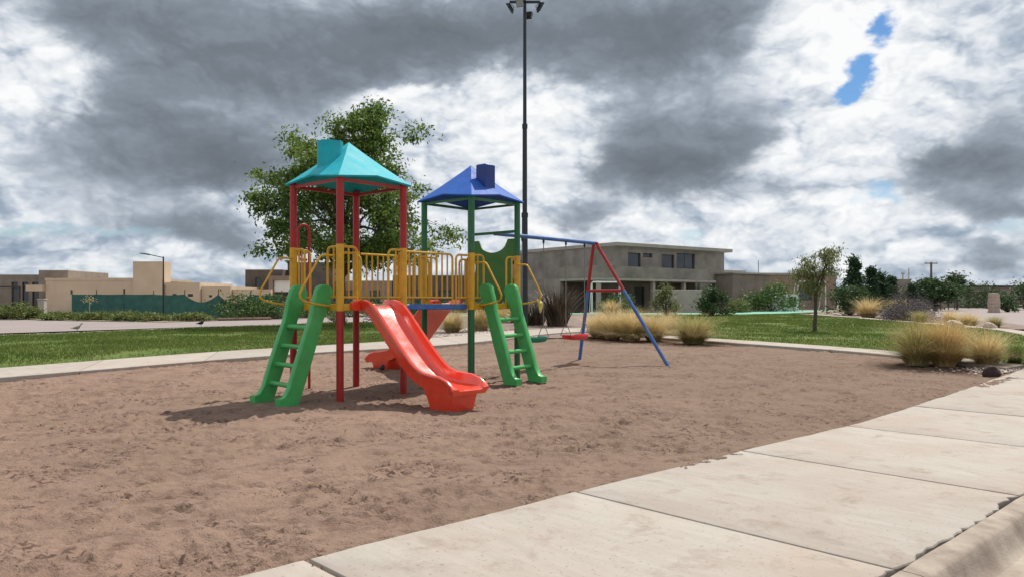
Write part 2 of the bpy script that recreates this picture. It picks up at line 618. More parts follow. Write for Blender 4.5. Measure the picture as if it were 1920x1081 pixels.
# ------------------------------------------------------------------ land
def inside(poly, x, y):
    r = np.zeros(np.shape(x), bool)
    n = len(poly)
    for i in range(n):
        x0, y0 = poly[i]
        x1, y1 = poly[(i + 1) % n]
        c = ((y0 > y) != (y1 > y)) & (x < (x1 - x0) * (y - y0) / ((y1 - y0) or 1e-9) + x0)
        r ^= c
    return r


def drape(name, poly, off, mat_, step=2.0, skirt=0.0, thick=0.0):
    """a polygon laid over the land, cut into strips so that it follows the rise"""
    import bmesh
    bm = bmesh.new()
    vs = [bm.verts.new((x, y, 0)) for x, y in poly]
    bm.faces.new(vs)
    bmesh.ops.triangulate(bm, faces=bm.faces)
    for ax in (0, 1):
        lo = min(p[ax] for p in poly)
        hi = max(p[ax] for p in poly)
        st = step if (hi - lo) / step < 120 else (hi - lo) / 120
        q = math.floor(lo / st) * st + st
        while q < hi:
            nrm = Vector((1, 0, 0)) if ax == 0 else Vector((0, 1, 0))
            bmesh.ops.bisect_plane(bm, geom=bm.verts[:] + bm.edges[:] + bm.faces[:], plane_co=nrm * q, plane_no=nrm)
            q += st
    for v in bm.verts:
        v.co.z = float(gz(v.co.x, v.co.y)) + off
    if thick:
        ret = bmesh.ops.extrude_face_region(bm, geom=bm.faces[:])
        for v in [g for g in ret['geom'] if isinstance(g, bmesh.types.BMVert)]:
            v.co.z -= thick
    bmesh.ops.recalc_face_normals(bm, faces=bm.faces)
    me = bpy.data.meshes.new(name)
    bm.to_mesh(me)
    bm.free()
    if not thick and len(me.polygons) and me.polygons[0].normal.z < 0:
        me.flip_normals()
    me.materials.append(M[mat_])
    o = bpy.data.objects.new(name, me)
    C.objects.link(o)
    return o


# plain to the horizon (one sheet, lower under the sand pit)
def make_plain():
    ys = np.concatenate([np.linspace(-30, 80, 56), np.geomspace(90, 2500, 22)])
    xs = np.concatenate([-np.geomspace(2500, 65, 22), np.linspace(-60, 60, 61), np.geomspace(65, 2500, 22)])
    X, Y = np.meshgrid(xs, ys)
    Z = gz(X, Y) - .12
    Z = Z - .25 * ((X > -13) & (X < 13) & (Y > 1) & (Y < 30))
    n, m = X.shape
    idx = np.arange(n * m).reshape(n, m)
    f = np.stack([idx[:-1, :-1], idx[:-1, 1:], idx[1:, 1:], idx[1:, :-1]], -1).reshape(-1, 4)
    struct(obj('ground', (np.stack([X, Y, Z], -1).reshape(-1, 3), f), 'plain', smooth=180))


make_plain()

PATH_B = [(-14.2, 7.0), (-8.59, 12.88), (-5.48, 16.44), (-2.9, 18.9), (-1.5, 20.4), (-.35, 22.6), (1.15, 25.9), (2.6, 27.6), (4.0, 27.6)]
PATH_T = [(-15.2, 8.2), (-9.48, 14.22), (-6.5, 18.0), (-4.2, 20.9), (-2.7, 22.9), (-1.3, 25.6), (.2, 28.6), (2.2, 30.4), (4.4, 30.0)]
STRIP_B = [(4.3, 24.2), (5.98, 21.2), (7.25, 19.3), (8.30, 17.1), (8.75, 15.5), (9.25, 14.35)]
STRIP_T = [(4.9, 25.0), (6.50, 22.5), (7.90, 20.3), (9.05, 17.7), (9.55, 15.9), (10.0, 14.95)]
BACK_S = [(14.6, 21.4), (16.9, 25.4), (18.3, 29.5), (18.5, 32.4), (18.8, 36.6), (19.0, 40.3), (19.5, 46.5), (19.4, 52.8)]


def make_sand():
    xs = np.arange(-12.5, 10.8, .031)
    ys = [2.2]
    while ys[-1] < 29:
        ys.append(ys[-1] + .023 + max(0, ys[-1] - 5) * .0046)
    X, Y = np.meshgrid(xs, np.array(ys))
    Z = gz(X, Y)
    Z = Z + .030 * fbm(X * .45, Y * .45, 3, 3) + .018 * fbm(X * 1.6, Y * 1.6, 3, 9)
    trodden = S((fbm(X * .62 + 4, Y * .8, 4, 21) + .16) * 2.6) * .9 + .1
    rid = np.abs(fbm(X * 5.0, Y * 5.0, 4, 31, .6))
    Z = Z + trodden * (.048 * (.22 - rid)) + .034 * trodden * fbm(X * 7, Y * 7, 4, 41, .65)
    crumbs = S((fbm(X * 1.1 + 9, Y * 1.5, 4, 61) + .02) * 4.0) * S((14.0 - Y) / 5 + .35)
    Z = Z + crumbs * .075 * np.maximum(0, fbm(X * 11, Y * 11, 3, 71, .6) - .03)
    # footprints and scuffs: shallow dents with a pushed-up rim
    for _ in range(2600):
        y0 = 3.2 + 19 * random.random() ** 1.4
        x0 = random.uniform(-.72 * y0 - 1, .72 * y0 + 1)
        if not (xs[0] + .5 < x0 < xs[-1] - .5):
            continue
        an = random.uniform(0, math.pi)
        la, lb = random.uniform(.05, .12), random.uniform(.028, .050)
        dep = random.uniform(.010, .036)
        i0, i1 = np.searchsorted(ys, y0 - .4), np.searchsorted(ys, y0 + .4)
        j0, j1 = np.searchsorted(xs, x0 - .4), np.searchsorted(xs, x0 + .4)
        dx, dy = X[i0:i1, j0:j1] - x0, Y[i0:i1, j0:j1] - y0
        p = (dx * math.cos(an) + dy * math.sin(an)) / la
        q = (-dx * math.sin(an) + dy * math.cos(an)) / lb
        r2 = p * p + q * q
        Z[i0:i1, j0:j1] += -dep * np.exp(-r2 ** 2) + .5 * dep * np.exp(-((np.sqrt(r2) - 1.45) / .35) ** 2) * (.6 + .5 * np.sin(3 * p + an))
    Z = Z - .022
    n, m = X.shape
    idx = np.arange(n * m).reshape(n, m)
    f = np.stack([idx[:-1, :-1], idx[:-1, 1:], idx[1:, 1:], idx[1:, :-1]], -1).reshape(-1, 4)
    # keep only what lies inside the pit (a little under the walks around it)
    cx, cy = (X[:-1, :-1] + .02).ravel(), (Y[:-1, :-1] + .02).ravel()
    near = (cx - (-1.09)) * .676 - (cy - 4.08) * .737 < .45 + .06 * np.clip(cy - 8.5, 0, 9)
    pit = [(-15.2, 7.5)] + [(x - .35, y + .4) for x, y in PATH_B[1:]] + [(4.6, 25.5)] + [(x + .3, y + .35) for x, y in STRIP_B[1:]] + [(10.4, 14.7), (-3.5, .8), (-14, 0)]
    keep = near & inside(pit, cx, cy)
    f = f[keep]
    used = np.unique(f)
    remap = np.full(n * m, -1)
    remap[used] = np.arange(len(used))
    v = np.stack([X, Y, Z], -1).reshape(-1, 3)[used]
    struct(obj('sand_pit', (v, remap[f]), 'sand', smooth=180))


make_sand()

# scattered clods and small stones on the sand
def make_clods():
    vs, fs = [], []
    ico = np.array([(0, 0, 1), (.9, 0, .3), (.28, .85, .3), (-.72, .53, .3), (-.72, -.53, .3), (.28, -.85, .3), (0, 0, -.5)])
    tri = [(0, 1, 2), (0, 2, 3), (0, 3, 4), (0, 4, 5), (0, 5, 1), (6, 2, 1), (6, 3, 2), (6, 4, 3), (6, 5, 4), (6, 1, 5)]
    k = 0
    cl = [(random.uniform(-6, 6), 3.6 + 12 * random.random()) for _ in range(60)]
    for i in range(1500):
        if i % 4:
            c = random.choice(cl)
            x, y = c[0] + random.gauss(0, .16), c[1] + random.gauss(0, .10)
        else:
            y = 3.4 + 17 * random.random() ** 1.5
            x = random.uniform(-.7 * y, .7 * y)
        if (x + 1.09) * .676 - (y - 4.08) * .737 > -.08 - .03 * max(0, y - 8) or y > 19 or x < -6.5 and y < 14:
            continue
        s = random.uniform(.004, .011)
        a = ico * np.array([s * random.uniform(.7, 1.4), s * random.uniform(.7, 1.4), s * random.uniform(.6, 1)])
        an = random.uniform(0, 6.28)
        ca, sa = math.cos(an), math.sin(an)
        z = float(gz(x, y)) - .006
        for p in a + rng.normal(0, s * .15, a.shape):
            vs.append((x + p[0] * ca - p[1] * sa, y + p[0] * sa + p[1] * ca, z + p[2]))
        fs += [tuple(k + q for q in t) for t in tri]
        k += 7
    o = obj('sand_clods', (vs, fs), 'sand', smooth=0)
    stuff(o)
    tag(o, 'small clods of sand scattered over the trodden sand pit', 'clods')


make_clods()


# pavement of concrete slabs along the street
WALK_L = []          # joints along the sand side
p = Vector((-1.09, 4.08))
d = Vector((.7372, .6757))
for k in range(3, 0, -1):
    WALK_L.append(tuple(p - d * 2.17 * k))
WALK_L += [(-1.09, 4.08), (.46, 5.54), (2.11, 7.07), (3.70, 8.47)]
q = Vector((3.70, 8.47))
for k in range(1, 8):
    q = q + Vector((math.cos(R(45.2)), math.sin(R(45.2)))) * 2.18
    WALK_L.append(tuple(q))
WALK_W = 2.21


def walk_normal(i):
    a = Vector(WALK_L[max(0, i - 1)])
    b = Vector(WALK_L[min(len(WALK_L) - 1, i + 1)])
    t = (b - a).normalized()
    return Vector((t.y, -t.x))


def make_walk():
    base = MB()
    root = None
    for i in range(len(WALK_L) - 1):
        a, b = Vector(WALK_L[i]), Vector(WALK_L[i + 1])
        na, nb = walk_normal(i), walk_normal(i + 1)
        c, e = a + na * (WALK_W + .10), b + nb * (WALK_W + .10)
        zz = [float(gz(v.x, v.y)) - .016 for v in (a, b, e, c)]
        base.add([(a.x, a.y, zz[0]), (b.x, b.y, zz[1]), (e.x, e.y, zz[2]), (c.x, c.y, zz[3])], [(0, 1, 2, 3)])
    root = struct(obj('sidewalk', base, 'joint_dirt', smooth=0))
    for i in range(len(WALK_L) - 1):
        a, b = Vector(WALK_L[i]), Vector(WALK_L[i + 1])
        na, nb = walk_normal(i), walk_normal(i + 1)
        t = (b - a).normalized()
        n_ed = 40
        g = .015
        # outline, counter-clockwise; the kerb side is broken and uneven
        out = []
        c, e = a + na * WALK_W, b + nb * WALK_W
        A, B_, E_, D_ = a + t * g, b - t * g, e - t * g, c + t * g
        for k in range(n_ed):
            s = k / n_ed
            w = .004 * math.sin(9 * s + i)
            v = D_.lerp(E_, s) + na * ((.050 * float(fbm(np.array(i * 9 + s * 13.), np.array(2.2), 5, 5, .75)) - .014) if i > 1 else -.008)
            out.append(v)
        out.append(E_)
        for k in range(1, n_ed):
            out.append(E_.lerp(B_, k / n_ed) + t * .003 * float(fbm(np.array(k * .6), np.array(i * 3.3), 3, 8)))
        out.append(B_)
        for k in range(1, n_ed):
            s = k / n_ed
            v = B_.lerp(A, s) - na * (.02 * float(fbm(np.array(i * 5 + s * 5.), np.array(7.1), 4, 15, .6)))
            out.append(v)
        out.append(A)
        for k in range(1, n_ed):
            out.append(A.lerp(D_, k / n_ed))
        cen = (a + b + c + e) / 4
        dz = random.uniform(-.003, .003)
        rings = []
        for inset, z in ((0, -.07), (0, .018), (.006, .026), (.016, .030)):
            ring = []
            for v in out:
                w = cen - v
                w.normalize()
                u = v + w * inset
                ring.append((u.x, u.y, float(gz(v.x, v.y)) + z + dz))
            rings.append(ring)
        mb = MB()
        mb.loft(rings, False, False)
        n = len(out)
        # top: fan of rings to the middle
        o0 = 3 * n
        inner = [(cen.x + (x - cen.x) * .5, cen.y + (y - cen.y) * .5, z) for x, y, z in rings[-1]]
        inner = [(x, y, float(gz(x, y)) + .030 + dz) for x, y, z in inner]
        vs0 = len(mb.v)
        mb.v += inner
        mb.v.append((cen.x, cen.y, float(gz(cen.x, cen.y)) + .030 + dz))
        for j in range(n):
            k = (j + 1) % n
            mb.f.append((o0 + j, o0 + k, vs0 + k, vs0 + j))
            mb.f.append((vs0 + j, vs0 + k, vs0 + n))
        obj('slab', mb, 'slab', root, smooth=30)
    # kerb stones with a rounded nose, and the gutter
    prof = [(.0, -.06), (.0, .026), (.012, .031), (.10, .028), (.125, .022), (.140, .010), (.160, -.03), (.19, -.08), (.23, -.115), (.26, -.125), (.26, -.16)]
    kerb = None
    kroot = struct(obj('gutter', MB().add([(0, 0, -2), (.01, 0, -2), (.01, .01, -2)], [(0, 1, 2)]), 'kerb_stone'))
    mbg = MB()
    for i in range(len(WALK_L) - 1):
        a, b = Vector(WALK_L[i]), Vector(WALK_L[i + 1])
        na, nb = walk_normal(i), walk_normal(i + 1)
        t = (b - a).normalized()
        rings = []
        for s in np.linspace(0, 1, 13):
            v = a.lerp(b, s) + t * (.004 if s == 0 else -.004 if s == 1 else 0)
            nn = na.lerp(nb, s)
            ring = []
            for (w, z) in prof:
                wob = .010 * float(fbm(np.array(i * 4 + s * 9.), np.array(1.7), 4, 77, .6)) if w == 0 else .006 * float(fbm(np.array(i * 3 + s * 4.), np.array(w * 9), 3, 78))
                u = v + nn * (WALK_W + .012 + w + wob)
                ring.append((u.x, u.y, float(gz(v.x, v.y)) + z))
            rings.append(ring)
        mb = MB()
        mb.loft(rings, True, True)
        obj('kerb_stone', mb, 'kerb_stone', root, smooth=50)
        ring0 = []
        for vv, nn in ((a, na), (b, nb)):
            for w, z in ((.25, -.118), (.62, -.135)):
                u = vv + nn * (WALK_W + w)
                ring0.append((u.x, u.y, float(gz(vv.x, vv.y)) + z))
        mbg.add([ring0[0], ring0[1], ring0[3], ring0[2]], [(0, 1, 2, 3)])
    bpy.data.objects.remove(kroot)
    struct(obj('gutter', mbg, 'kerb_stone', smooth=0))


make_walk()
_s = []
for i_ in range(len(WALK_L)):
    v_ = Vector(WALK_L[i_]) + walk_normal(i_) * (WALK_W + .60)
    _s.append((v_.x, v_.y))
_e = [(x_ + 5.2, y_ - 5.6) for x_, y_ in _s[::-1]]
struct(drape('street', _s + _e, -.128, 'road', 3))


def sand_spill(x, y, a, la, lb, seed):
    n = 90
    U_, W_ = np.meshgrid(np.linspace(-1, 1, n), np.linspace(-1, 1, n))
    ca, sa = math.cos(a), math.sin(a)
    X = x + U_ * la * ca - W_ * lb * sa
    Y = y + U_ * la * sa + W_ * lb * ca
    hh = (1 - U_ ** 2) * (1 - W_ ** 2) * .80 + 1.5 * fbm(X * 6, Y * 6, 5, seed, .8) - .42
    Z = gz(X, Y) + .0315 + np.clip(hh, -.03, .6) * .014
    idx = np.arange(n * n).reshape(n, n)
    f = np.stack([idx[:-1, :-1], idx[:-1, 1:], idx[1:, 1:], idx[1:, :-1]], -1).reshape(-1, 4)
    f = f[(hh.ravel()[f] > 0).any(1)]
    used = np.unique(f)
    mp = np.full(n * n, -1)
    mp[used] = np.arange(len(used))
    return np.stack([X, Y, Z], -1).reshape(-1, 3)[used], mp[f]


sv, sf, k0 = [], [], 0
for q, (x, y, la, lb) in enumerate(((1.70, 6.62, .45, .07), (7.9, 12.52, .9, .10))):
    v_, f_ = sand_spill(x, y, R(43), la, lb, 300 + q)
    sv.append(v_)
    sf.append(f_ + k0)
    k0 += len(v_)
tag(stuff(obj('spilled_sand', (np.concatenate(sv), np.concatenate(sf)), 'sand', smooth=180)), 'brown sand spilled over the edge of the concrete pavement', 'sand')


def ribbon_walk(name, edge_a, edge_b, off, slab_len, mat_, thick=.12):
    """a walk of cast slabs between two edge lines"""
    def resample(l, n):
        l = [Vector(p) for p in l]
        s = [0]
        for i in range(len(l) - 1):
            s.append(s[-1] + (l[i + 1] - l[i]).length)
        r = []
        for k in range(n):
            q = s[-1] * k / (n - 1)
            i = max(j for j in range(len(s)) if s[j] <= q + 1e-9)
            i = min(i, len(l) - 2)
            r.append(l[i].lerp(l[i + 1], (q - s[i]) / (s[i + 1] - s[i])))
        return r

    def smooth(l, it=2):
        l = [Vector(p) for p in l]
        for _ in range(it):
            r = [l[0]]
            for i in range(len(l) - 1):
                r += [l[i].lerp(l[i + 1], .25), l[i].lerp(l[i + 1], .75)]
            l = r + [l[-1]]
        return l
    ea, eb = smooth(edge_a), smooth(edge_b)
    length = sum((ea[i + 1] - ea[i]).length for i in range(len(ea) - 1))
    n = max(2, int(round(length / slab_len)))
    sub = 5
    A, B_ = resample(ea, n * sub + 1), resample(eb, n * sub + 1)
    base = MB()
    for k in range(n * sub):
        q = [A[k], A[k + 1], B_[k + 1], B_[k]]
        base.add([(v.x, v.y, float(gz(v.x, v.y)) + off - .03) for v in q], [(0, 1, 2, 3)])
    root = struct(obj(name, base, 'joint_dirt', smooth=0))
    for i in range(n):
        rings = []
        for k in range(sub + 1):
            a, b = A[i * sub + k], B_[i * sub + k]
            if k in (0, sub):
                j = i * sub + (1 if k == 0 else sub - 1)
                a = a.lerp(A[j], .02)
                b = b.lerp(B_[j], .02)
            za, zb = float(gz(a.x, a.y)) + off, float(gz(b.x, b.y)) + off
            w = (b - a).normalized() * .012
            rings.append([(a.x, a.y, za - thick), (a.x, a.y, za - .01), (a.x + w.x, a.y + w.y, za), (b.x - w.x, b.y - w.y, zb), (b.x, b.y, zb - .01), (b.x, b.y, zb - thick)])
        mb = MB()
        mb.loft(rings, True, True)
        obj('slab', mb, mat_, root, smooth=30)
    return root


ribbon_walk('garden_path', PATH_B, PATH_T, .055, 2.3, 'path_slab')
ribbon_walk('edging_strip', STRIP_B, STRIP_T, .045, 2.2, 'path_slab')
ribbon_walk('lawn_border', BACK_S, [(x + .65, y + (.1 if y > 30 else -.25)) for x, y in BACK_S], .06, 3.0, 'path_slab')

LAWN_L = [(-15.2, 8.2), (-9.48, 14.22), (-6.5, 18.0), (-4.2, 20.9), (-2.75, 22.9), (-3.6, 27.0), (-4.6, 33.0), (-6.5, 41.8), (-9.9, 41.6), (-12.3, 36.6), (-14.7, 31.9), (-16.1, 28.3), (-17.5, 26.1), (-24, 18)]
LAWN_R = [(4.9, 25.0), (6.50, 22.5), (7.90, 20.3), (9.05, 17.7), (9.55, 15.9), (10.0, 14.95), (11.2, 15.9)] + BACK_S + [(15, 50.5), (8.5, 49.5), (7.4, 38), (6.2, 28)]
struct(drape('lawn', LAWN_L, .035, 'lawn_soil'))
struct(drape('lawn', LAWN_R, .035, 'lawn_soil'))
struct(drape('road', [(-90, 20), (-24, 17.4), (-17.6, 26.3), (-16.3, 28.6), (-12.5, 37.0), (-10.0, 42.2), (-6.3, 46), (-5, 75), (-9, 75), (-14.6, 61.7), (-17.5, 52.4), (-20.8, 46.0), (-27, 48.4), (-36, 54), (-120, 75)], -.06, 'road', 4))
struct(drape('kerb', [(-24, 18.0), (-17.5, 26.1), (-16.1, 28.3), (-14.7, 31.9), (-12.3, 36.6), (-9.9, 41.6), (-9.7, 42.0), (-12.5, 37.0), (-15.05, 31.95), (-16.5, 28.4), (-17.9, 26.3), (-24.5, 18)], .045, 'path_slab', 3, thick=.2))
struct(drape('verge', [(-120, 76), (-36, 54.2), (-27, 48.6), (-20.8, 46.2), (-17.6, 52.6), (-14.7, 62), (-9, 76), (-9, 90), (-120, 110)], -.03, 'verge', 4))
struct(drape('court', [(-4.5, 51.5), (6.7, 51.2), (15, 51.0), (19.3, 53.6), (27, 64.0), (22, 63), (15.5, 54.6), (8, 54.4), (-4.5, 54.6)], .05, 'court', 3))
struct(drape('planting_bed', [(-2.7, 22.95), (-1.3, 25.7), (.2, 28.7), (2.2, 30.5), (4.4, 30.1), (4.0, 27.6), (4.0, 25.5), (4.9, 25.1), (6.2, 28), (7.4, 38), (8.5, 49.5), (6, 51.1), (-4.5, 51.4), (-6.4, 42), (-4.5, 33), (-3.5, 27)], .012, 'soil_bed', 3))
struct(drape('planting_bed', [(20.1, 53), (20.2, 46.5), (19.7, 40.3), (19.5, 36.6), (19.2, 32.4), (19.0, 29.8), (21.5, 31), (24.2, 38), (25.5, 47), (28, 62), (26, 62)], .0, 'soil_bed', 3))
struct(drape('road', [(15.4, 21.0), (18, 25.4), (19.2, 29.4), (21.7, 30.8), (24.5, 38), (26, 47), (29, 62), (40, 90), (85, 150), (140, 160), (120, 90), (70, 50), (40, 28), (25, 15.5), (18, 13)], -.05, 'road', 4))


def lawn_blades(name, poly, dens, seed, label):
    r = np.random.default_rng(seed)
    xs = [p[0] for p in poly]
    ys = [p[1] for p in poly]
    area = (max(xs) - min(xs)) * (max(ys) - min(ys))
    n = int(area * dens)
    x = r.uniform(min(xs), max(xs), n)
    y = r.uniform(min(ys), max(ys), n)
    k = inside(poly, x, y) & (np.abs(x) < .72 * y + 1.2)
    k &= r.uniform(0, 1, n) < np.clip(17.0 / y, .25, 1)
    k &= fbm(x * .6, y * .6, 3, seed) + .5 > r.uniform(0, .45, n)
    x, y = x[k], y[k]
    n = len(x)
    h = r.uniform(.03, .075, n) * (1 + .5 * fbm(x * .8, y * .8, 2, seed + 5))
    an = r.uniform(0, 6.283, n)
    w = r.uniform(.006, .012, n) * np.clip(y / 16, 1, 2.2)
    lean = r.uniform(0, .05, n)
    la = r.uniform(0, 6.283, n)
    z = gz(x, y) + .03
    v = np.empty((n, 3, 3))
    v[:, 0] = np.stack([x - np.cos(an) * w, y - np.sin(an) * w, z], -1)
    v[:, 1] = np.stack([x + np.cos(an) * w, y + np.sin(an) * w, z], -1)
    v[:, 2] = np.stack([x + np.cos(la) * lean, y + np.sin(la) * lean, z + h], -1)
    o = obj(name, (v.reshape(-1, 3), np.arange(n * 3).reshape(-1, 3)), 'lawn_blade', smooth=0)
    stuff(o)
    tag(o, label, 'grass')


lawn_blades('lawn_grass', LAWN_L, 420, 5, 'short green lawn grass between the garden path and the road')
lawn_blades('lawn_grass', LAWN_R, 340, 6, 'short green lawn grass behind the edging strip around the thin tree')


# ------------------------------------------------------------------ play structure (local axes: x along the bridge, y across)
UX = R(48.7)
CA = (-2.45, 11.52)
play = thing('play_structure', 'two-tower playground set with turquoise and blue roofs, red slides and green ladders', 'playground', (CA[0], CA[1], 0), UX)
HB = .576
BX = 2.62          # middle of the blue-roofed tower


def play_world(x, y):
    c, s = math.cos(UX), math.sin(UX)
    return CA[0] + c * x - s * y, CA[1] + s * x + c * y


def pz(x, y):
    return float(gz(*play_world(x, y)))


DECK = 1.345
for (cx, paint, lab) in ((0, 'red_paint', 'red steel post with yellow collar'), (BX, 'green_paint', 'dark green steel post with yellow collar')):
    for sx in (-1, 1):
        for sy in (-1, 1):
            x, y = cx + sx * HB, sy * HB
            po = obj('post', MB().cyl(x, y, -.12, 3.15, .052, 18), paint, play)
            po['label'] = lab
            obj('collar', MB().cyl(x, y, 1.262, 2.19, .0555, 18), 'yellow_paint', po)
    # deck frame and boards
    b = MB()
    q = HB - .03
    for s in (-1, 1):
        b.cbox(cx - q, cx + q, s * HB - .03, s * HB + .03, 1.265, 1.36, .006)
        b.cbox(cx + s * HB - .028, cx + s * HB + .028, -q, q, 1.267, 1.358, .006)
    dk = obj('deck', b, 'yellow_paint', play)
    for k in range(7):
        w = (2 * HB - .12) / 7
        x0 = cx - HB + .06 + k * w
        obj('plank', MB().cbox(x0 + .004, x0 + w - .004, -HB + .04, HB - .04, 1.30, 1.345, .005), 'deck_board', dk)


def roof(cx, m_roof, m_frame, label):
    e = HB + .09
    pts = []
    mid_out, mid_up = .012, .072
    corners = [(-e, -e), (e, -e), (e, e), (-e, e)]
    ring = []
    for i in range(4):
        a, c = corners[i], corners[(i + 1) % 4]
        ring.append((cx + a[0], a[1], 3.135))
        mx, my = (a[0] + c[0]) / 2, (a[1] + c[1]) / 2
        ring.append((cx + mx * (1 + mid_out), my * (1 + mid_out), 3.135 + mid_up))
    mb = MB()
    n = 8
    top = [(cx, 0, 3.775)]
    # each facet dished slightly, as moulded fibreglass is
    rows = 6
    vs = []
    for r_ in range(rows):
        t = r_ / rows
        for k in range(n):
            x, y, z = ring[k]
            s = 1 - t
            vs.append((cx + (x - cx) * s, y * s, z + (3.775 - z) * t - .016 * math.sin(math.pi * t)))
    vs.append((cx, 0, 3.775))
    th = .022
    fs = []
    for r_ in range(rows - 1):
        for k in range(n):
            j = (k + 1) % n
            fs.append((r_ * n + k, r_ * n + j, (r_ + 1) * n + j, (r_ + 1) * n + k))
    for k in range(n):
        fs.append(((rows - 1) * n + k, (rows - 1) * n + (k + 1) % n, rows * n))
    o = len(vs)
    low = [(cx + (x - cx) * .985, y * .985, z - th) for x, y, z in vs]
    fs2 = [tuple(o + i for i in reversed(f)) for f in fs]
    rim = [(k, o + k, o + (k + 1) % n, (k + 1) % n) for k in range(n)]
    mb.add(vs + low, fs + fs2 + rim)
    ro = obj('roof', mb, m_roof, play, smooth=14)
    ro['label'] = label
    fr = MB()
    for s in (-1, 1):
        fr.box(cx - HB, cx + HB, s * HB - .018, s * HB + .018, 3.075, 3.118)
        fr.box(cx + s * HB - .017, cx + s * HB + .017, -HB, HB, 3.077, 3.116)
    obj('roof_frame', fr, m_frame, play)
    return ro


roA = roof(0, 'teal_roof', 'red_paint', 'turquoise pointed roof')
ch = MB()
n = 20
cxx, cyy, rr = -.31, .03, .185
rings = []
for z, r_ in ((3.28, rr), (3.70, rr), (3.735, rr * 1.0), (3.735, rr * .86), (3.42, rr * .86)):
    rings.append([(cxx + r_ * math.cos(2 * math.pi * k / n), cyy + r_ * math.sin(2 * math.pi * k / n), z) for k in range(n)])
ch.loft(rings, True, True)
obj('chimney', ch, 'teal_roof', roA)
roB = roof(BX, 'blue_roof', 'green_paint', 'blue pointed roof')
obj('chimney', MB().cbox(BX - .05 - .125, BX - .05 + .125, -.40 - .115, -.40 + .115, 3.26, 3.73, .012), 'blue_dark', roB)


def frame_fn(cx, side):
    """local frame of a tower side: (out, along, z) -> play local"""
    if side == '-x':
        return lambda o, t, z: (cx - HB - o, t, z)
    if side == '+x':
        return lambda o, t, z: (cx + HB + o, t, z)
    if side == '-y':
        return lambda o, t, z: (cx + t, -HB - o, z)
    return lambda o, t, z: (cx - t, HB + o, z)


def arc(c, r, a0, a1, n=5):
    return [(c[0] + r * math.cos(R(a0 + (a1 - a0) * k / n)), c[1] + r * math.sin(R(a0 + (a1 - a0) * k / n))) for k in range(n + 1)]


def rail_panel(fn, t0, t1, nb, ztop=2.16, round0=False, round1=True, zbot=1.455, r=.0175, name='railing', o=0.0, foot=True):
    """tubular railing panel from t0 to t1 with upright bars"""
    s = 1 if t1 > t0 else -1
    rad = .075
    path = []
    if round0:
        path += [(t0, DECK if foot else zbot)] + [(t0 + s * (rad - rad * math.cos(R(a))), ztop - rad + rad * math.sin(R(a))) for a in (0, 22, 45, 68, 90)]
    else:
        path += [(t0, ztop)]
    if round1:
        path += [(t1 - s * (rad - rad * math.sin(R(a))), ztop - rad + rad * math.cos(R(a))) for a in (0, 22, 45, 68, 90)] + [(t1, DECK if foot else zbot)]
    else:
        path += [(t1, ztop)]
    pa = obj(name, MB().tube([fn(o, t, z) for t, z in path], r, 8), 'yellow_paint', play)
    obj('bottom_rail', MB().tube([fn(o, t0, zbot), fn(o, t1, zbot)], r * .85, 8), 'yellow_paint', pa)
    for k in range(nb):
        t = t0 + (t1 - t0) * (k + 1) / (nb + 1)
        obj('bar', MB().tube([fn(o, t, zbot), fn(o, t, ztop)], r * .78, 6), 'yellow_paint', pa)
    return pa


for cx, sides in ((0, ('-x', '-y', '+y')), (BX, ('-y', '+y'))):
    for sd in sides:
        fn = frame_fn(cx, sd)
        rail_panel(fn, -HB, -.285, 1)
        rail_panel(fn, HB, .285, 1)
# short panels beside the bridge openings
for cx, sd in ((0, '+x'), (BX, '-x')):
    fn = frame_fn(cx, sd)
    rail_panel(fn, -HB, -.46, 0, ztop=2.12)
    rail_panel(fn, HB, .46, 0, ztop=2.12)

# bridge between the towers
bx0, bx1 = HB + .03, BX - HB - .03
br = obj('bridge', MB().cbox(bx0, bx1, -.50, -.44, 1.268, 1.352, .01).cbox(bx0, bx1, .44, .50, 1.268, 1.352, .01).cbox(bx0, bx0 + .05, -.44, .44, 1.27, 1.30, .006).cbox(bx1 - .05, bx1, -.44, .44, 1.27, 1.30, .006), 'blue_deck', play)
nb = 10
for k in range(nb):
    w = (bx1 - bx0) / nb
    obj('plank', MB().cbox(bx0 + k * w + .006, bx0 + (k + 1) * w - .006, -.438, .438, 1.302, 1.345, .006), 'blue_deck', br)
for sy in (-1, 1):
    fn = lambda o, t, z, sy=sy: (t, sy * .52, z)
    rail_panel(fn, HB + .05, 1.66, 8, ztop=2.15, name='bridge_railing')
    rail_panel(fn, BX - HB - .05, 1.74, 1, ztop=2.15, name='bridge_railing')


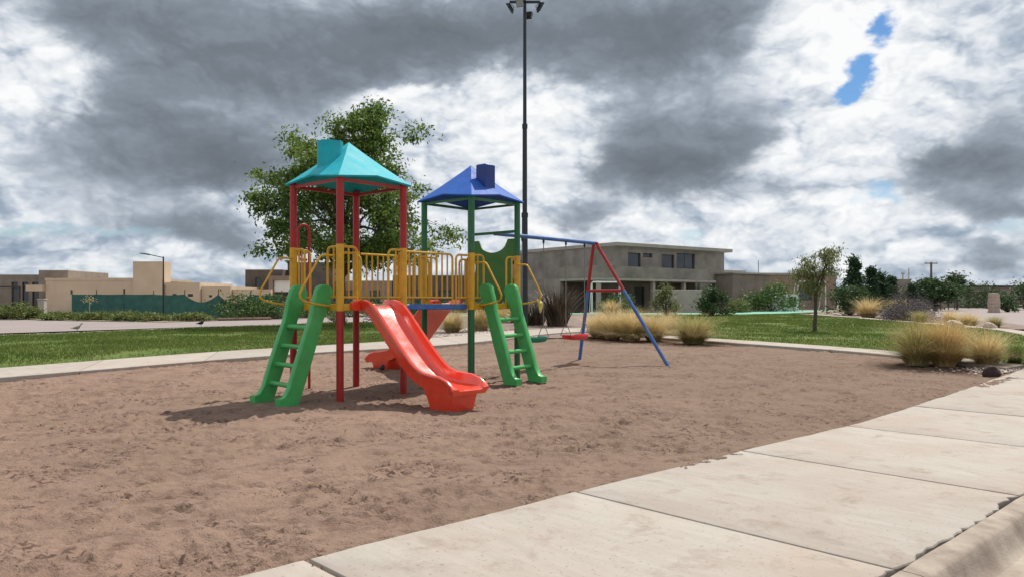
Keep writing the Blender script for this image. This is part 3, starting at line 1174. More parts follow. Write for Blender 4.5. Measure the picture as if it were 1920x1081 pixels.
def ladder(fn, lift, tape=False):
    root = MB()
    # side boards (plastic mouldings): outline in the (out, z) plane
    H_ = 1.60
    foot = .62

    def edge(z):
        t = z / H_
        mid = foot * (1 - t) + .06 * t
        w = .108 + .012 * math.sin(t * 5.0)
        if t > .72:
            w += .045 * math.sin((t - .72) / .28 * math.pi * .75)
        return mid, w
    zs = np.linspace(0.0, H_ - .10, 16)
    front = []
    back = []
    for z in zs:
        m_, w = edge(z)
        front.append((m_ + w, z))
        back.append((m_ - w, z))
    m_, w = edge(H_ - .10)
    cap = [(m_ + w * math.cos(R(a)), H_ - .10 + .12 * math.sin(R(a))) for a in (25, 50, 75, 100, 125, 150)]
    # flared toe
    toe = [(foot + .175, 0.0), (foot + .18, .075), (foot + .115, .095)]
    outline = toe + front[2:] + cap + back[::-1]
    outline = outline + [(foot - .085, 0.0)]
    rails = []
    for sgn in (-1, 1):
        mb = MB()
        t_in, t_out = .265 * sgn, .365 * sgn
        # rounded board: three layers
        lay = [(t_in, .94), (t_in + .014 * sgn, 1.0), (t_out - .014 * sgn, 1.0), (t_out, .94)]
        cz = .75
        rings = []
        for t, k in lay:
            ring = []
            for a, z in outline:
                mm, _ = edge(min(z, H_))
                ring.append(fn(mm + (a - mm) * k, t, lift + z * (1 - (1 - k) * .1)))
            rings.append(ring)
        mb.loft(rings, True, True)
        rails.append(mb)
    la = obj('ladder', rails[0], 'green_plastic', play, smooth=40)
    obj('side_board', rails[1], 'green_plastic', la, smooth=40)
    for sgn in (-1, 1):
        mb = MB()
        a = [fn(foot + o, sgn * t, lift + z) for t in (.385, .25) for o, z in ((-.09, -.03), (.20, -.03), (.20, .07), (-.09, .07))]
        mb.hexa([a[0], a[1], a[5], a[4], a[3], a[2], a[6], a[7]])
        obj('foot', mb, 'green_plastic', la)
    for k, z in enumerate((.23, .49, .75, 1.02)):
        m_, w = edge(z)
        pts = [fn(m_ + .02, t, lift + z + .004 * math.sin(t * 9)) for t in np.linspace(-.28, .28, 9)]
        obj('rung', MB().tube(pts, [.041, .037, .035, .034, .034, .034, .035, .037, .041], 10), 'green_plastic', la)
    for sgn in (-1, 1):
        pts = [(0.05, .52, 2.03), (.22, .52, 2.03), (.27, .52, 2.02), (.305, .52, 1.985), (.575, .51, 1.56), (.60, .505, 1.50), (.585, .50, 1.44),
               (.54, .49, 1.405), (.40, .46, 1.37), (.20, .43, 1.345), (0.03, .40, 1.325)]
        hr = obj('handrail', MB().tube([fn(o, sgn * t, z) for o, t, z in pts], .0155, 8), 'yellow_paint', play)
        if tape and sgn == 1:
            tp = [(.52, .497, 1.42, .018), (.56, .50, 1.40, .034), (.59, .50, 1.36, .045), (.595, .50, 1.31, .040), (.59, .50, 1.25, .026), (.59, .50, 1.20, .008)]
            obj('tape_wrap', MB().tube([fn(o, t, z) for o, t, z, r_ in tp], [q[3] for q in tp], 7), 'tape', hr, smooth=20)
    return la


ladder(frame_fn(0, '-x'), .015)
fnB = frame_fn(BX, '-y')
ladder(fnB, .075, tape=True)


def slide(fn, lift=0.0):
    prof = [(-.06, 1.352), (.04, 1.350), (.12, 1.335), (.20, 1.295), (.28, 1.232), (.36, 1.155), (.60, .915), (.85, .672), (1.05, .492), (1.18, .400),
            (1.30, .345), (1.42, .315), (1.56, .297), (1.72, .288), (1.86, .284), (1.94, .274), (1.985, .258)]
    rings = []
    n_ = len(prof)
    for i, (s, z) in enumerate(prof):
        a = prof[max(0, i - 1)]
        b = prof[min(n_ - 1, i + 1)]
        tx, tz = b[0] - a[0], b[1] - a[1]
        l_ = math.hypot(tx, tz)
        nx, nz = -tz / l_, tx / l_
        if s < .04:
            rim = .055
        elif s < .3:
            rim = .055 + (s - .04) / .26 * .085
        else:
            rim = .14
        if s > 1.70:
            rim = .14 * max(.12, math.cos((s - 1.70) / .29 * 1.42))
        flare = .0 if s < 1.5 else .03 * (s - 1.5) / .5
        sec = [(-.262 - flare, -.055), (-.292 - flare, rim - .03), (-.305 - flare, rim - .012), (-.300 - flare, rim + .008), (-.278 - flare, rim + .016), (-.255 - flare, rim + .006),
               (-.238, .035), (-.222, .012), (-.20, .002), (-.10, 0), (0, 0), (.10, 0), (.20, .002), (.222, .012), (.238, .035),
               (.255 + flare, rim + .006), (.278 + flare, rim + .016), (.300 + flare, rim + .008), (.305 + flare, rim - .012), (.292 + flare, rim - .03), (.262 + flare, -.055)]
        ring = []
        for t, u in sec:
            ring.append(fn(s + nx * u, t, z + nz * u + lift))
        rings.append(ring)
    mb = MB()
    mb.loft(rings, True, True)
    sl = obj('slide', mb, 'red_plastic', play, smooth=42)
    # hollow foot moulded under the run-out
    f = MB()
    top = [(1.30, .30), (1.90, .25)]
    rr_ = []
    for z, o0, o1, w in ((.275, 1.34, 1.90, .262), (.25, 1.35, 1.895, .258), (.12, 1.40, 1.865, .238), (-.03, 1.44, 1.84, .220)):
        k = .03
        rr_.append([fn(o, t, z + lift) for o, t in ((o0 + k, -w), (o1 - k, -w), (o1, -w + k), (o1, w - k), (o1 - k, w), (o0 + k, w), (o0, w - k), (o0, -w + k))])
    f.loft(rr_)
    obj('foot', f, 'red_plastic', sl, smooth=30)
    # wings screwed to the deck edge
    for sgn in (-1, 1):
        w = MB()
        o = [fn(s, sgn * t, z + lift) for t, (z0, z1) in ((.28, (1.26, 1.405)), (.43, (1.29, 1.385))) for s, z in ((.035, z0), (.085, z0), (.075, z1), (.035, z1))]
        w.hexa([o[0], o[1], o[5], o[4], o[3], o[2], o[6], o[7]])
        obj('wing', w, 'red_plastic', sl)
    return sl


slide(frame_fn(0, '-y'), 0.0)
slide(frame_fn(BX, '+y'), 0.0)

# fireman's pole hoop
hx, hy = -.06, HB + .36
pts = [(hx, hy, -.10), (hx, hy, 2.45)] + [(hx - .10 + .10 * math.cos(R(a)), hy, 2.47 + .12 * math.sin(R(a))) for a in (15, 40, 65, 90, 115, 140, 165)] + [(hx - .20, hy, 2.43), (hx - .20, hy - .02, 2.10), (hx - .21, hy - .10, 2.03), (hx - .28, HB + .03, 2.02)]
obj('sliding_pole', MB().tube(pts, .022, 10), 'red_paint', play)

# green end panel with a scooped top and waisted sides
def end_panel():
    hw, z0, z1 = HB - .055, 1.40, 2.50
    right = []
    for k in range(25):
        z = z0 + (z1 - z0) * k / 24
        w = hw
        q = (z - 2.0) / .24
        if abs(q) < 1:
            w = hw - .085 * (1 - q * q)
        right.append((w, z))
    scoop = [(.36, z1)] + [(.33 * math.cos(R(a)), z1 - .03 - .20 * math.sin(R(a))) for a in range(8, 173, 11)] + [(-.36, z1)]
    out = right + scoop + [(-w, z) for w, z in right[::-1]]
    fn = frame_fn(BX, '+x')
    # split into quads by mirrored halves so the concave outline fills cleanly
    import bmesh
    bm = bmesh.new()
    vs = [bm.verts.new(fn(-.012, a, b)) for a, b in out]
    bm.faces.new(vs)
    r_ = bmesh.ops.extrude_face_region(bm, geom=bm.faces[:])
    dv = Vector(fn(.012, 0, 0)) - Vector(fn(-.012, 0, 0))
    for v in [g for g in r_['geom'] if isinstance(g, bmesh.types.BMVert)]:
        v.co += dv
    bmesh.ops.triangulate(bm, faces=[f_ for f_ in bm.faces if len(f_.verts) > 4])
    bmesh.ops.recalc_face_normals(bm, faces=bm.faces)
    mb = MB()
    mb.v = [tuple(v.co) for v in bm.verts]
    bm.verts.index_update()
    mb.f = [tuple(v.index for v in f_.verts) for f_ in bm.faces]
    bm.free()
    o = obj('end_panel', mb, 'green_panel', play)
    o['label'] = 'green panel with scooped top'
    obj('crossbar', MB().cbox(BX + HB - .022, BX + HB + .022, -HB, HB, 2.60, 2.65, .006), 'green_paint', play)


end_panel()

# ------------------------------------------------------------------ swing
sw0 = play_world(BX + HB + .03, 0)
swing = thing('swing_set', 'blue swing beam on a red and blue leg frame joined to the playground tower', 'swing frame', (sw0[0], sw0[1], 0), UX)
BL = 3.16
obj('top_beam', MB().tube([(0, 0, 2.62), (BL + .03, 0, 2.62)], .038, 12), 'blue_paint', swing)
ZC = 1.62
near = (1.80, -.02)
far = (-.42, 0)
def leg_pt(yf, zf, z):
    t = (2.60 - z) / (2.60 - zf)
    return (BL, .04 * (-1 if yf < 0 else 1) + (yf - .04 * (-1 if yf < 0 else 1)) * t, z)
zf_n, zf_f = .05, .05
nf, ff = leg_pt(-1.80, zf_n, ZC), leg_pt(.42, zf_f, ZC)
lt = [(nf), leg_pt(-1.80, zf_n, 2.45), leg_pt(-1.80, zf_n, 2.55), (BL, -.05, 2.615), (BL, 0, 2.625), (BL, .03, 2.615), leg_pt(.42, zf_f, 2.52), (ff)]
obj('upper_leg_frame', MB().tube(lt, .034, 10), 'red_paint', swing)
obj('crossbar', MB().tube([nf, ff], .030, 10), 'red_paint', swing)
obj('leg', MB().tube([nf, leg_pt(-1.80, zf_n, -.05)], .036, 10), 'blue_paint', swing)
obj('leg', MB().tube([ff, leg_pt(.42, zf_f, -.05)], .036, 10), 'blue_paint', swing)
for bxx in (.78, 1.42, 2.14, 2.78):
    obj('hanger', MB().tube([(bxx, 0, 2.59), (bxx, 0, 2.53)], .022, 8).tube([(bxx, 0, 2.53), (bxx, 0, 2.50)], .012, 6), 'black_metal', swing)


def swing_seat(x0, x1, m_, label, zs=.665):
    c = play_world(BX + HB + .03 + (x0 + x1) / 2, 0)
    t = thing('hanging_swing', label, 'swing', (c[0], c[1], zs), UX, None)
    w = (x1 - x0) / 2
    mb = MB()
    rings = []
    for z, k in ((-.05, .86), (-.055, .80), (-.055, .82), (-.03, .95), (.028, 1.0), (.034, .985), (.030, .95), (-.010, .86), (-.014, .5)):
        ring = []
        for a in range(24):
            q = 2 * math.pi * a / 24
            cx_, sy_ = math.cos(q), math.sin(q)
            px = math.copysign(abs(cx_) ** .45, cx_) * (w + .02) * k
            py = math.copysign(abs(sy_) ** .5, sy_) * .155 * (k if k > .6 else k)
            ring.append((px, py, z + .02 * (px / w) ** 2))
        rings.append(ring)
    mb.loft(rings[2:], True, True)
    obj('seat', mb, m_, t, smooth=40)
    for s in (-1, 1):
        h = MB()
        for q in (-1, 1):
            h.tube([(s * w, q * .14, .03), (s * w, q * .03, .26), (s * w, 0, .28)], .008, 6)
        ch_ = obj('chain', h, 'galv', t)
        links = MB()
        z = .27
        k = 0
        while z < 2.51 - zs:
            a = .010 if k % 2 else .003
            b = .013 - a
            links.box(s * w - a, s * w + a, -b, b, z, z + .040)
            z += .034
            k += 1
        obj('links', links, 'galv', ch_, smooth=0)
    return t


swing_seat(.78, 1.42, 'seat_green', 'green moulded swing seat hanging beside the green ladder')
swing_seat(2.14, 2.78, 'seat_red', 'red moulded swing seat hanging beside the blue leg')


# ------------------------------------------------------------------ floodlight mast
def mast():
    x, y = .52, 31.2
    g = float(gz(x, y))
    t = thing('floodlight_mast', 'tall black floodlight mast rising behind the blue-roofed tower', 'mast', (x, y, g))
    h = 13.25
    o = obj('pole', MB().cyl(0, 0, -.1, 4.6, .125, 14, .118), 'black_metal', t)
    obj('pole', MB().cyl(0, 0, 4.6, 8.2, .098, 14, .092), 'black_metal', t)
    obj('pole', MB().cyl(0, 0, 8.2, h, .076, 14, .066), 'black_metal', t)
    for z, r_ in ((4.6, .125), (8.2, .1)):
        obj('sleeve', MB().cyl(0, 0, z - .10, z + .08, r_ + .012, 14), 'black_metal', t)
    obj('base_plate', MB().cbox(-.22, .22, -.22, .22, -.04, .03, .01), 'black_metal', t)
    obj('crossarm', MB().box(-.62, .62, -.04, .04, h - .06, h + .03).box(-.04, .04, -.62, .62, h - .058, h + .028), 'black_metal', t)
    for k, (ax, ay, az, tilt) in enumerate(((.62, 0, 20, 62), (.16, .60, 75, 52), (-.60, .10, 165, 60), (-.20, -.58, 250, 55))):
        f = MB()
        # housing: shallow tray with fins
        f.hexa([(-.17, -.13, -.035), (.17, -.13, -.035), (.17, .13, -.035), (-.17, .13, -.035), (-.20, -.16, .05), (.20, -.16, .05), (.20, .16, .05), (-.20, .16, .05)])
        for q in range(6):
            f.box(-.15 + q * .055, -.14 + q * .055, -.12, .12, -.09, -.034)
        ho = obj('floodlight', f, 'black_metal', t, (ax, ay, h - .22 if k != 1 else h - .34), smooth=0)
        ho.rotation_euler = (R(0), R(180 - tilt), R(az))
        obj('glass', MB().box(-.18, .18, -.14, .14, .051, .056), 'lamp_glass', ho, smooth=0)
        obj('bracket', MB().tube([(0, -.17, 0), (0, -.19, -.14), (0, .19, -.14), (0, .17, 0)], .013, 6), 'black_metal', ho)


mast()


# ------------------------------------------------------------------ plants
def cards(cent, size, r, aspect=.45, droop=0.0, upbias=0.0):
    """leaf quads (rhombic) around given points"""
    n = len(cent)
    a = r.uniform(0, 2 * math.pi, n)
    e = r.uniform(-.9, .7, n) - droop + upbias
    dirv = np.stack([np.cos(a) * np.cos(e), np.sin(a) * np.cos(e), np.sin(e)], -1)
    b = r.normal(0, 1, (n, 3))
    side = np.cross(dirv, b)
    side /= np.linalg.norm(side, axis=1)[:, None] + 1e-9
    s = size * r.uniform(.6, 1.35, n)[:, None]
    nrm = np.cross(dirv, side)
    v = np.empty((n, 4, 3))
    v[:, 0] = cent
    v[:, 1] = cent + dirv * s * .5 + side * s * aspect * .5 + nrm * s * .06
    v[:, 2] = cent + dirv * s
    v[:, 3] = cent + dirv * s * .5 - side * s * aspect * .5 + nrm * s * .06
    return v.reshape(-1, 3), np.arange(n * 4).reshape(-1, 4)


def branch_path(a, b, sag, r, n=6):
    a, b = Vector(a), Vector(b)
    pts = []
    for k in range(n + 1):
        t = k / n
        p = a.lerp(b, t)
        p.z += sag * math.sin(math.pi * t)
        if 0 < k < n:
            p += Vector(r.normal(0, .04, 3)) * (b - a).length * .35
        pts.append(p)
    return pts


def envelope_tree(name, label, cat, loc, trunk_r, fork_z, profile, n_clump, leaves, leaf, m_leaf, seed, clump_r=.5, limbs=9, aspect=.45, droop=.2, group=None, shell=.55, yscale=1.0, extra=()):
    """tapered trunk, limbs, twigs and leaf clumps inside an uneven crown profile [(z, centre_x, radius)]"""
    r = np.random.default_rng(seed)
    t = thing(name, label, cat, loc, 0, group)
    zs = [p[0] for p in profile]
    z0, z1 = min(zs), max(zs)
    prof = sorted(profile)
    pz_ = [p[0] for p in prof]
    pc = [p[1] for p in prof]
    pr = [p[2] for p in prof]
    cl = []
    tries = 0
    while len(cl) < n_clump and tries < n_clump * 40:
        tries += 1
        z = r.uniform(z0, z1)
        rad = np.interp(z, pz_, pr)
        if r.uniform(0, max(pr)) > rad + .15 * max(pr):
            continue
        a = r.uniform(0, 2 * math.pi)
        q = rad * (shell + (1 - shell) * r.uniform()) if r.uniform() < .72 else rad * math.sqrt(r.uniform()) * shell
        q *= .86 + .30 * math.sin(3 * a + z * 1.3 + seed) * .5 + .1
        cl.append((np.interp(z, pz_, pc) + q * math.cos(a), q * math.sin(a) * yscale, z))
    cl = np.array(cl + [tuple(e_) for e_ in extra])
    # trunk and limbs
    tr = MB()
    top = Vector((np.interp(z1, pz_, pc) * .6, 0, fork_z + (z1 - fork_z) * .55))
    tp = branch_path((0, 0, -.1), (0.03, 0, fork_z), 0, r, 5)
    tr.tube(tp, [trunk_r * (1.35 if k == 0 else 1.12 - .06 * k) for k in range(6)], 10)
    tp2 = branch_path((0.03, 0, fork_z - .05), top, 0, r, 6)
    tr.tube(tp2, [trunk_r * .72 * (1 - .8 * k / 6) for k in range(7)], 8)
    ends = []
    for k in range(limbs):
        c = cl[r.integers(len(cl))]
        s = tp2[int(r.integers(0, 4))]
        e = Vector(c) * .8 + Vector(s) * .2
        bp = branch_path(s, e, .25, r, 6)
        tr.tube(bp, [trunk_r * .42 * (1 - .85 * q / 6) + .006 for q in range(7)], 6)
        ends += bp[2:]
    obj('trunk', tr, 'bark', t)
    ends = np.array([tuple(e) for e in ends] + [tuple(p) for p in tp2[3:]])
    tw = MB()
    P = []
    for c in cl:
        dd = np.linalg.norm(ends - c, axis=1)
        s = ends[int(np.argmin(dd))]
        tw.tube(branch_path(s, c, .05, r, 3), [.016, .013, .010, .006], 4, False)
        k = int(leaves * r.uniform(.5, 1.5))
        cr = clump_r * r.uniform(.6, 1.4)
        pts = c + r.normal(0, 1, (k, 3)) * np.array([cr, cr, cr * .62]) * .62
        # some leaves along the twig
        kk = k // 4
        u = r.uniform(.3, 1, (kk, 1))
        pts2 = s + (c - s) * u + r.normal(0, .07, (kk, 3))
        P += [pts, pts2]
    stuff(obj('twigs', tw, 'bark', t, smooth=0))
    P = np.concatenate(P)
    obj('crown', cards(P, leaf, r, aspect, droop), m_leaf, t, smooth=0)
    return t


envelope_tree('shade_tree', 'large spreading green tree standing on the lawn behind the turquoise-roofed tower', 'tree', (-8.06, 36.2, .21), .20, 2.3,
              [(2.9, .7, 2.8), (3.4, .6, 3.9), (4.3, .40, 4.5), (5.4, .1, 4.3), (6.9, 0, 3.75), (8.0, .3, 3.1), (8.9, .9, 2.3), (9.7, 1.3, 1.2), (10.3, 1.6, .35)],
              270, 130, .195, 'leaf_tree', 3, .50, 24, .44, .45,
              extra=[(3.6, .3, 9.3), (3.3, .2, 8.9), (5.1, 0, 4.6), (4.7, .4, 4.3), (5.4, -.2, 4.2), (-3.9, .1, 3.6), (-3.9, -.3, 7.2), (-3.6, .2, 6.9), (-2.4, 0, 9.0), (-2.0, .3, 8.7), (1.8, .2, 10.5), (1.5, -.3, 10.1), (.9, 0, 9.9)])
envelope_tree('young_tree', 'thin young tree with sparse drooping crown standing on the right-hand lawn', 'tree', (10.97, 27.8, .31), .065, 1.35,
              [(1.35, -.2, .5), (1.7, -.05, .75), (2.2, .05, .85), (2.6, .25, .7), (2.85, .5, .35), (3.0, .75, .12)], 55, 42, .13, 'leaf_olive', 9, .22, 7, .28, .9)


def bush(name, label, loc, rx, rz, m_leaf, seed, n=2200, leaf=.14, group=None, cat='bush', ry=None, clumps=26, aspect=.45, lift=.0, flat=.6):
    r = np.random.default_rng(seed)
    t = thing(name, label, cat, loc, 0, group)
    ry = ry or rx
    P = []
    st = MB()
    for k in range(clumps):
        a = r.uniform(0, 2 * math.pi)
        el = math.asin(r.uniform(.0, 1))
        q = r.uniform(.55, 1.02)
        c = np.array([rx * q * math.cos(a) * math.cos(el), ry * q * math.sin(a) * math.cos(el), lift + rz * (.12 + .88 * q * math.sin(el))])
        st.tube([(0.04 * math.cos(a), .04 * math.sin(a), -.05), (c[0] * .5, c[1] * .5, c[2] * .55), tuple(c)], [.022, .014, .006], 5, False)
        m_ = int(n / clumps * r.uniform(.5, 1.5))
        P.append(c + r.normal(0, 1, (m_, 3)) * np.array([rx, ry, rz * flat]) * r.uniform(.14, .26))
    P = np.concatenate(P)
    P[:, 2] = np.abs(P[:, 2] - .0) + .02
    obj('stems', st, 'bark', t, smooth=0)
    obj('foliage', cards(P, leaf, r, aspect, -.2), m_leaf, t, smooth=0)
    return t


def conifer(name, label, loc, h, rad, seed, group=None, lean=0):
    r = np.random.default_rng(seed)
    t = thing(name, label, 'conifer', loc, 0, group)
    obj('trunk', MB().cyl(0, 0, -.1, h * .9, .12, 8, .02), 'bark', t)
    P = []
    k = int(170 * h / 4)
    for i in range(k):
        z = h * r.uniform(.04, 1) ** 1.15
        rr_ = rad * (1 - z / h) ** .8 * (.8 + .25 * math.sin(z * 5 + seed)) + .05
        a = r.uniform(0, 2 * math.pi)
        q = rr_ * (.55 + .45 * r.uniform())
        c = np.array([q * math.cos(a), q * math.sin(a), z - .1 * q])
        P.append(c + r.normal(0, 1, (16, 3)) * np.array([.16, .16, .13]) * rad * .75)
    obj('crown', cards(np.concatenate(P), .20 * rad + .05, r, .35, -.5), 'leaf_conifer', t, smooth=0)
    return t


def blades(n, h, spread, width, r, bend=.55, base=.16, seg=4, up=.25):
    """arching grass blades as ribbons"""
    a = r.uniform(0, 2 * math.pi, n)
    rad = base * np.sqrt(r.uniform(0, 1, n))
    ab = a + r.normal(0, .5, n)
    bx_, by_ = rad * np.cos(ab), rad * np.sin(ab)
    hh = h * r.uniform(.42, 1.08, n)
    out = spread * (up + (1 - up) * r.uniform(0, 1, n)) * hh / h
    V = np.empty((n, (seg + 1) * 2, 3))
    for k in range(seg + 1):
        t = k / seg
        o = out * (t ** (1 + bend)) * (.5 + .5 * t) + out * .18 * t
        z = hh * (t - .30 * bend * t ** 3 * (out / max(spread, 1e-6)))
        px, py = bx_ + o * np.cos(a), by_ + o * np.sin(a)
        w = width * (1 - t * .88)
        V[:, 2 * k] = np.stack([px - np.sin(a) * w, py + np.cos(a) * w, z], -1)
        V[:, 2 * k + 1] = np.stack([px + np.sin(a) * w, py - np.cos(a) * w, z], -1)
    F = []
    st = (seg + 1) * 2
    base_i = np.arange(n)[:, None] * st
    for k in range(seg):
        F.append(base_i + np.array([2 * k, 2 * k + 1, 2 * k + 3, 2 * k + 2]))
    return V.reshape(-1, 3), np.concatenate(F)


def grass_clump(label, x, y, h, spread, m_, seed, n=900, base=.2, width=.006, under='straw_green', group=None, name='grass_clump'):
    r = np.random.default_rng(seed)
    t = thing(name, label, 'grass clump', (x, y, float(gz(x, y)) - .01), r.uniform(0, 6), group)
    base *= .55
    k = int(n * .95)
    h *= 1.10
    spread *= 1.38
    obj('dry_blades', blades(k, h, spread * .95, width * .8, r, .75, base, 5, .05), m_, t, smooth=0)
    obj('long_blades', blades(k // 3, h * 1.12, spread * 1.15, width * .6, r, .6, base, 5, .25), m_, t, smooth=0)
    obj('green_blades', blades(k // 2, h * .62, spread * 1.2, width, r, 1.1, base, 5, .35), under, t, smooth=0)
    obj('fallen_blades', blades(k // 2, h * .50, spread * 1.5, width * .8, r, 1.7, base * 1.3, 5, .55), m_, t, smooth=0)
    t.rotation_euler = (r.normal(0, .06), r.normal(0, .06), r.uniform(0, 6))
    return t


grass_clump('big tawny grass clump with green side beside the black rock', 7.95, 15.1, .86, .62, 'straw_green', 31, 1300, .26, .0065)
grass_clump('golden-red grass clump leaning against the big green-sided clump near the rock', 8.42, 14.95, .92, .60, 'straw_red', 32, 1400, .24, .006, 'straw')
grass_clump('straw grass clump on the lawn edge next to the pavement', 9.35, 15.1, .70, .50, 'straw', 33, 1000, .22, .006)
grass_clump('small green grass tuft at the corner of lawn and pavement', 9.98, 15.25, .48, .26, 'lawn_blade', 34, 420, .12, .006, 'lawn_blade')
grass_clump('broad golden grass clump behind the blue swing leg', 3.55, 22.9, .95, .72, 'straw', 35, 1300, .34, .008)
grass_clump('golden grass clump between the red swing seat and the broad clump', 2.75, 24.4, .80, .70, 'straw', 36, 1000, .30, .008, 'straw')
grass_clump('low grass clump with dark green skirt beside the edging strip', 5.05, 21.4, .80, .80, 'straw_green', 37, 1300, .36, .008, 'straw')
grass_clump('upright straw grass clump behind the low green-skirted clump', 5.25, 25.6, .78, .50, 'straw', 38, 900, .28, .008)
grass_clump('straw grass clump growing in the white gate-like goal by the court', 6.2, 47.5, 1.0, .8, 'straw', 39, 700, .4, .014)
grass_clump('straw grass clump on the gravel under the bridge', -2.15, 27.6, .85, .65, 'straw', 40, 900, .3, .009)
grass_clump('second straw grass clump on the gravel under the bridge', -1.2, 29.0, .95, .60, 'straw', 41, 800, .3, .009)
grass_clump('wide yellow grass clump beside the dark round bush', 20.7, 44.6, 1.15, .9, 'straw', 42, 800, .5, .014, 'straw_red')
grass_clump('yellow grass clump between the wide clump and the purple bush', 21.6, 42.6, 1.05, .8, 'straw', 43, 800, .45, .013, 'straw_red')
grass_clump('pale grass clump in front of the purple sage bush', 19.3, 36.3, .62, .55, 'straw_green', 44, 500, .25, .010)
grass_clump('pale spiky grass clump at the foot of the purple sage bush', 20.1, 35.2, .66, .55, 'straw', 45, 500, .25, .010)
grass_clump('round straw grass clump beside the lawn border by the street', 19.6, 33.0, .60, .60, 'straw', 46, 700, .35, .009)
grass_clump('small straw grass clump at the street corner beyond the lawn', 20.0, 31.8, .48, .45, 'straw_green', 47, 500, .22, .009)
grass_clump('straw grass clump beyond the green ladder at the court edge', .2, 38.0, .9, .7, 'straw_red', 48, 600, .35, .012)
grass_clump('dry brown grass clump next to the clump beyond the ladder', -.6, 39.2, .8, .6, 'straw_red', 49, 500, .35, .012)


def flax(label, x, y, h, spread, seed, n=330):
    r = np.random.default_rng(seed)
    t = thing('flax_plant', label, 'flax plant', (x, y, float(gz(x, y))), 0)
    obj('leaves', blades(n, h, spread, .030, r, .35, .42, 4, .12), 'bronze_leaf', t, smooth=0)
    return t


grass_clump('golden grass clump in the middle of the row behind the swing', 3.1, 23.6, .86, .70, 'straw', 52, 900, .30, .008, 'straw')
grass_clump('loose straw grass clump next to the edging strip end', 4.25, 23.0, .78, .66, 'straw', 53, 900, .30, .008, 'straw')
grass_clump('tall feathery straw clump between the tawny clump and the lawn-edge clump', 8.85, 15.5, .78, .52, 'straw', 54, 900, .24, .006, 'straw')
flax('large dark bronze flax plant with sword leaves behind the swing seats', 1.95, 33.2, 1.75, 1.35, 50, 520)
flax('smaller dark bronze flax plant beside the floodlight mast', 1.0, 34.4, 1.25, 1.0, 51, 260)

# bushes and trees of the right-hand side
bush('leafy_shrub', 'dark green rounded shrub at the corner of the court and lawn', (12.4, 47.6, .45), 1.0, 1.5, 'leaf_dark', 60, 2200, .18)
bush('leafy_shrub', 'olive upright shrub in front of the grey garden wall', (9.6, 47.8, .46), .75, 1.9, 'leaf_olive', 61, 1500, .17)
bush('leafy_shrub', 'green shrub beside the porch of the concrete house', (7.6, 54.2, .5), 1.3, 1.35, 'leaf_mid', 62, 1800, .18)
bush('leafy_shrub', 'bushy green shrub at the corner of the low wing of the concrete house', (20.4, 60.2, .56), 2.0, 2.0, 'leaf_mid', 63, 2600, .22)
bush('leafy_shrub', 'small light shrub between dark shrub and low wing', (16.6, 56.5, .54), .9, .95, 'leaf_weed', 64, 900, .18)
bush('leafy_shrub', 'grey-green shrub behind the second goal', (22.2, 64.5, .57), 1.6, 2.1, 'leaf_weed', 65, 2000, .22)
bush('leafy_shrub', 'dense dark round bush behind the thin young tree', (22.2, 50.5, .48), 1.35, 1.95, 'leaf_dark', 66, 3400, .18, clumps=40)
bush('sage_bush', 'wide purple-grey sage bush behind the tawny grasses', (19.95, 38.6, .36), 1.35, .95, 'leaf_sage', 67, 5200, .08, clumps=60)
bush('sage_bush', 'higher purple-grey sage bush joining the wide one', (20.7, 40.3, .38), 1.1, 1.35, 'leaf_sage', 68, 4200, .08, clumps=50)
bush('leafy_shrub', 'light green shrub between conifers and purple sage', (23.3, 46.3, .44), .85, 1.05, 'leaf_weed', 69, 1200, .15)
conifer('conifer', 'tallest dark conifer behind the thin young tree', (27.6, 62.0, .57), 4.2, 1.45, 70)
conifer('conifer', 'second dark conifer close beside the tallest one', (29.2, 62.4, .57), 3.3, 1.25, 71)
conifer('conifer', 'short broad conifer at the outer side of the pair', (30.6, 63.8, .57), 3.0, 1.5, 72)
conifer('conifer', 'small pointed conifer standing apart before the low grey house', (32.6, 66.0, .57), 2.9, 1.1, 73)
conifer('conifer', 'small round-topped conifer beside the small pointed one', (34.2, 65.6, .57), 2.1, 1.1, 74)
envelope_tree('street_tree', 'low spreading dark tree along the far street', 'tree', (38.0, 69.0, .57), .16, 1.2,
              [(1.1, 0, 1.9), (1.7, .0, 2.5), (2.3, 0, 2.0), (2.8, -.2, .9)], 90, 60, .26, 'leaf_dark', 75, .5, 8)
envelope_tree('street_tree', 'slim grey-green street tree beside the spreading dark tree', 'tree', (45.2, 78.0, .57), .10, 1.6,
              [(1.4, 0, .8), (2.4, .2, 1.5), (3.2, 0, 1.0), (3.6, -.4, .3)], 45, 45, .26, 'leaf_dark', 76, .4, 6)
for k, (x, y, h) in enumerate(((41.0, 74, 1.5), (42.4, 76, 1.35), (46.6, 82, 1.6), (48.4, 84, 1.5))):
    r_ = np.random.default_rng(400 + k)
    envelope_tree('sapling', ['staked sapling next to the spreading dark tree', 'thin sapling between spreading and slim street trees', 'sapling before the dark far house', 'last sapling before the dark far house'][k], 'sapling', (x, y, .57), .05, .9,
                  [(.9, 0, .5), (1.6, 0, .8), (2.3, 0, .4)], 16, 24, .2, 'leaf_weed', 410 + k, .28, 4, group=None)
bush('leafy_shrub', 'tall dark bush at the far end of the street', (50.8, 76.0, .57), 1.3, 3.0, 'leaf_dark', 80, 1500, .25)
bush('leafy_shrub', 'dark bush beside the stone gate pillar', (40.0, 62.0, .57), .8, 1.4, 'leaf_dark', 81, 900, .2)
bush('leafy_shrub', 'broad green bush along the far street', (57, 92.0, .57), 3.0, 2.6, 'leaf_dark', 82, 1800, .3)
bush('leafy_shrub', 'green hedge bush below the low grey house', (36.5, 70.0, .57), 1.8, 1.5, 'leaf_mid', 83, 1500, .2)

